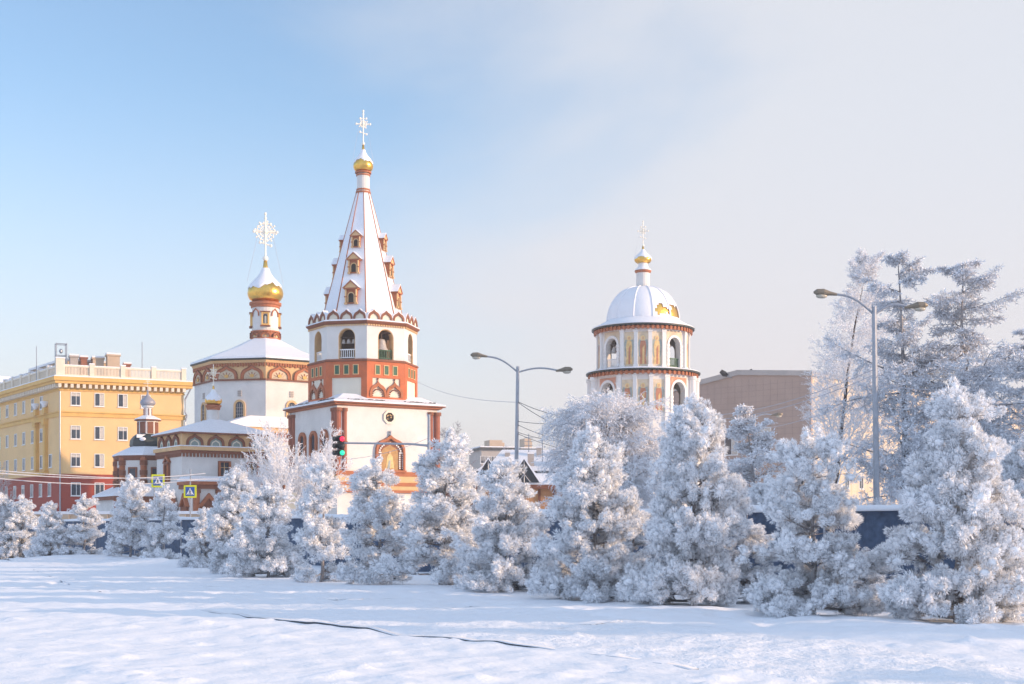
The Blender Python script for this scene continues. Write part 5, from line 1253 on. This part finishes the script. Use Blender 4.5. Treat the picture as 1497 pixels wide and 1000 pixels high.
w = bpy.data.worlds.new('World'); scene.world = w; w.use_nodes = True; nt = w.node_tree; nt.nodes.clear()
N = nt.nodes.new; LK = nt.links.new
out = N('ShaderNodeOutputWorld'); bg = N('ShaderNodeBackground'); bg.inputs['Strength'].default_value = .145
sky = N('ShaderNodeTexSky'); sky.sky_type = 'NISHITA'; sky.sun_disc = False; sky.sun_elevation = R_(SUN_EL); sky.sun_rotation = R_(180 - SUN_AZ)
sky.air_density = 1.0; sky.dust_density = .4; sky.ozone_density = 2.0; sky.altitude = 400
tc = N('ShaderNodeTexCoord'); sep = N('ShaderNodeSeparateXYZ'); LK(tc.outputs['Generated'], sep.inputs[0])
def math_(op, a, b=None, c=None, clamp=False):
    n = N('ShaderNodeMath'); n.operation = op; n.use_clamp = clamp
    for i, v in enumerate((a, b, c)):
        if v is None: continue
        if isinstance(v, (int, float)): n.inputs[i].default_value = v
        else: LK(v, n.inputs[i])
    return n.outputs[0]
mp = N('ShaderNodeMapping'); mp.inputs['Scale'].default_value = (1.6, 1.0, 3.4); mp.inputs['Rotation'].default_value = (0, R_(-35), 0); LK(tc.outputs['Generated'], mp.inputs['Vector'])
no = N('ShaderNodeTexNoise'); no.inputs['Scale'].default_value = 1.9; no.inputs['Detail'].default_value = 7; no.inputs['Roughness'].default_value = .5; no.inputs['Distortion'].default_value = .4
LK(mp.outputs[0], no.inputs['Vector'])
s = math_('ADD', sep.outputs['X'], math_('MULTIPLY', sep.outputs['Z'], .25))
s = math_('ADD', s, math_('MULTIPLY', math_('SUBTRACT', no.outputs['Fac'], .5), .55))
mr = N('ShaderNodeMapRange'); mr.interpolation_type = 'SMOOTHSTEP'; mr.inputs['From Min'].default_value = -.10; mr.inputs['From Max'].default_value = .24; mr.inputs['To Min'].default_value = .03; mr.inputs['To Max'].default_value = .84; LK(s, mr.inputs['Value'])
mix = N('ShaderNodeMix'); mix.data_type = 'RGBA'; fr_ = N('ShaderNodeMapRange'); fr_.interpolation_type = 'SMOOTHSTEP'; fr_.inputs['From Min'].default_value = -.15; fr_.inputs['From Max'].default_value = .45; LK(sep.outputs['Y'], fr_.inputs['Value']); LK(math_('MULTIPLY', mr.outputs[0], fr_.outputs[0]), mix.inputs['Factor']); LK(sky.outputs[0], mix.inputs[6]); mix.inputs[7].default_value = (3.05, 3.06, 3.2, 1)
hz = N('ShaderNodeMapRange'); hz.interpolation_type = 'SMOOTHSTEP'; hz.inputs['From Min'].default_value = .32; hz.inputs['From Max'].default_value = -.02; hz.inputs['To Min'].default_value = 0; hz.inputs['To Max'].default_value = .95; LK(sep.outputs['Z'], hz.inputs['Value'])
mix2 = N('ShaderNodeMix'); mix2.data_type = 'RGBA'; LK(hz.outputs[0], mix2.inputs['Factor']); LK(mix.outputs[2], mix2.inputs[6]); mix2.inputs[7].default_value = (3.08, 2.84, 2.92, 1)
bk = N('ShaderNodeMapRange'); bk.interpolation_type = 'SMOOTHSTEP'; bk.inputs['From Min'].default_value = .25; bk.inputs['From Max'].default_value = -.35; bk.inputs['To Min'].default_value = 0; bk.inputs['To Max'].default_value = .7; LK(sep.outputs['Y'], bk.inputs['Value'])  # bluish veil behind the camera, added to brighten the shaded snow
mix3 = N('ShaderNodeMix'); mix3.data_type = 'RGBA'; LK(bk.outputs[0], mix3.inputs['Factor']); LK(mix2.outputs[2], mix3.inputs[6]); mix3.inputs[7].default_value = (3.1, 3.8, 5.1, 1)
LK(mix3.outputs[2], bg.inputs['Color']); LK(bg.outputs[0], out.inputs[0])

cam = bpy.data.cameras.new('camera'); cam.sensor_width = 36; cam.lens = F / 1497 * 36; cam.shift_y = (HY - 500) / 1497; cam.clip_end = 9000; cam.clip_start = .1
co = bpy.data.objects.new('camera', cam); COL.objects.link(co); co.location = (0, 0, EYE); co.rotation_euler = (pi / 2, 0, 0); scene.camera = co
scene.view_settings.view_transform = 'Standard'; scene.view_settings.look = 'None'; scene.view_settings.gamma = 1; scene.view_settings.exposure = .95
scene.render.engine = 'CYCLES'; scene.cycles.max_bounces = 8; scene.cycles.diffuse_bounces = 5
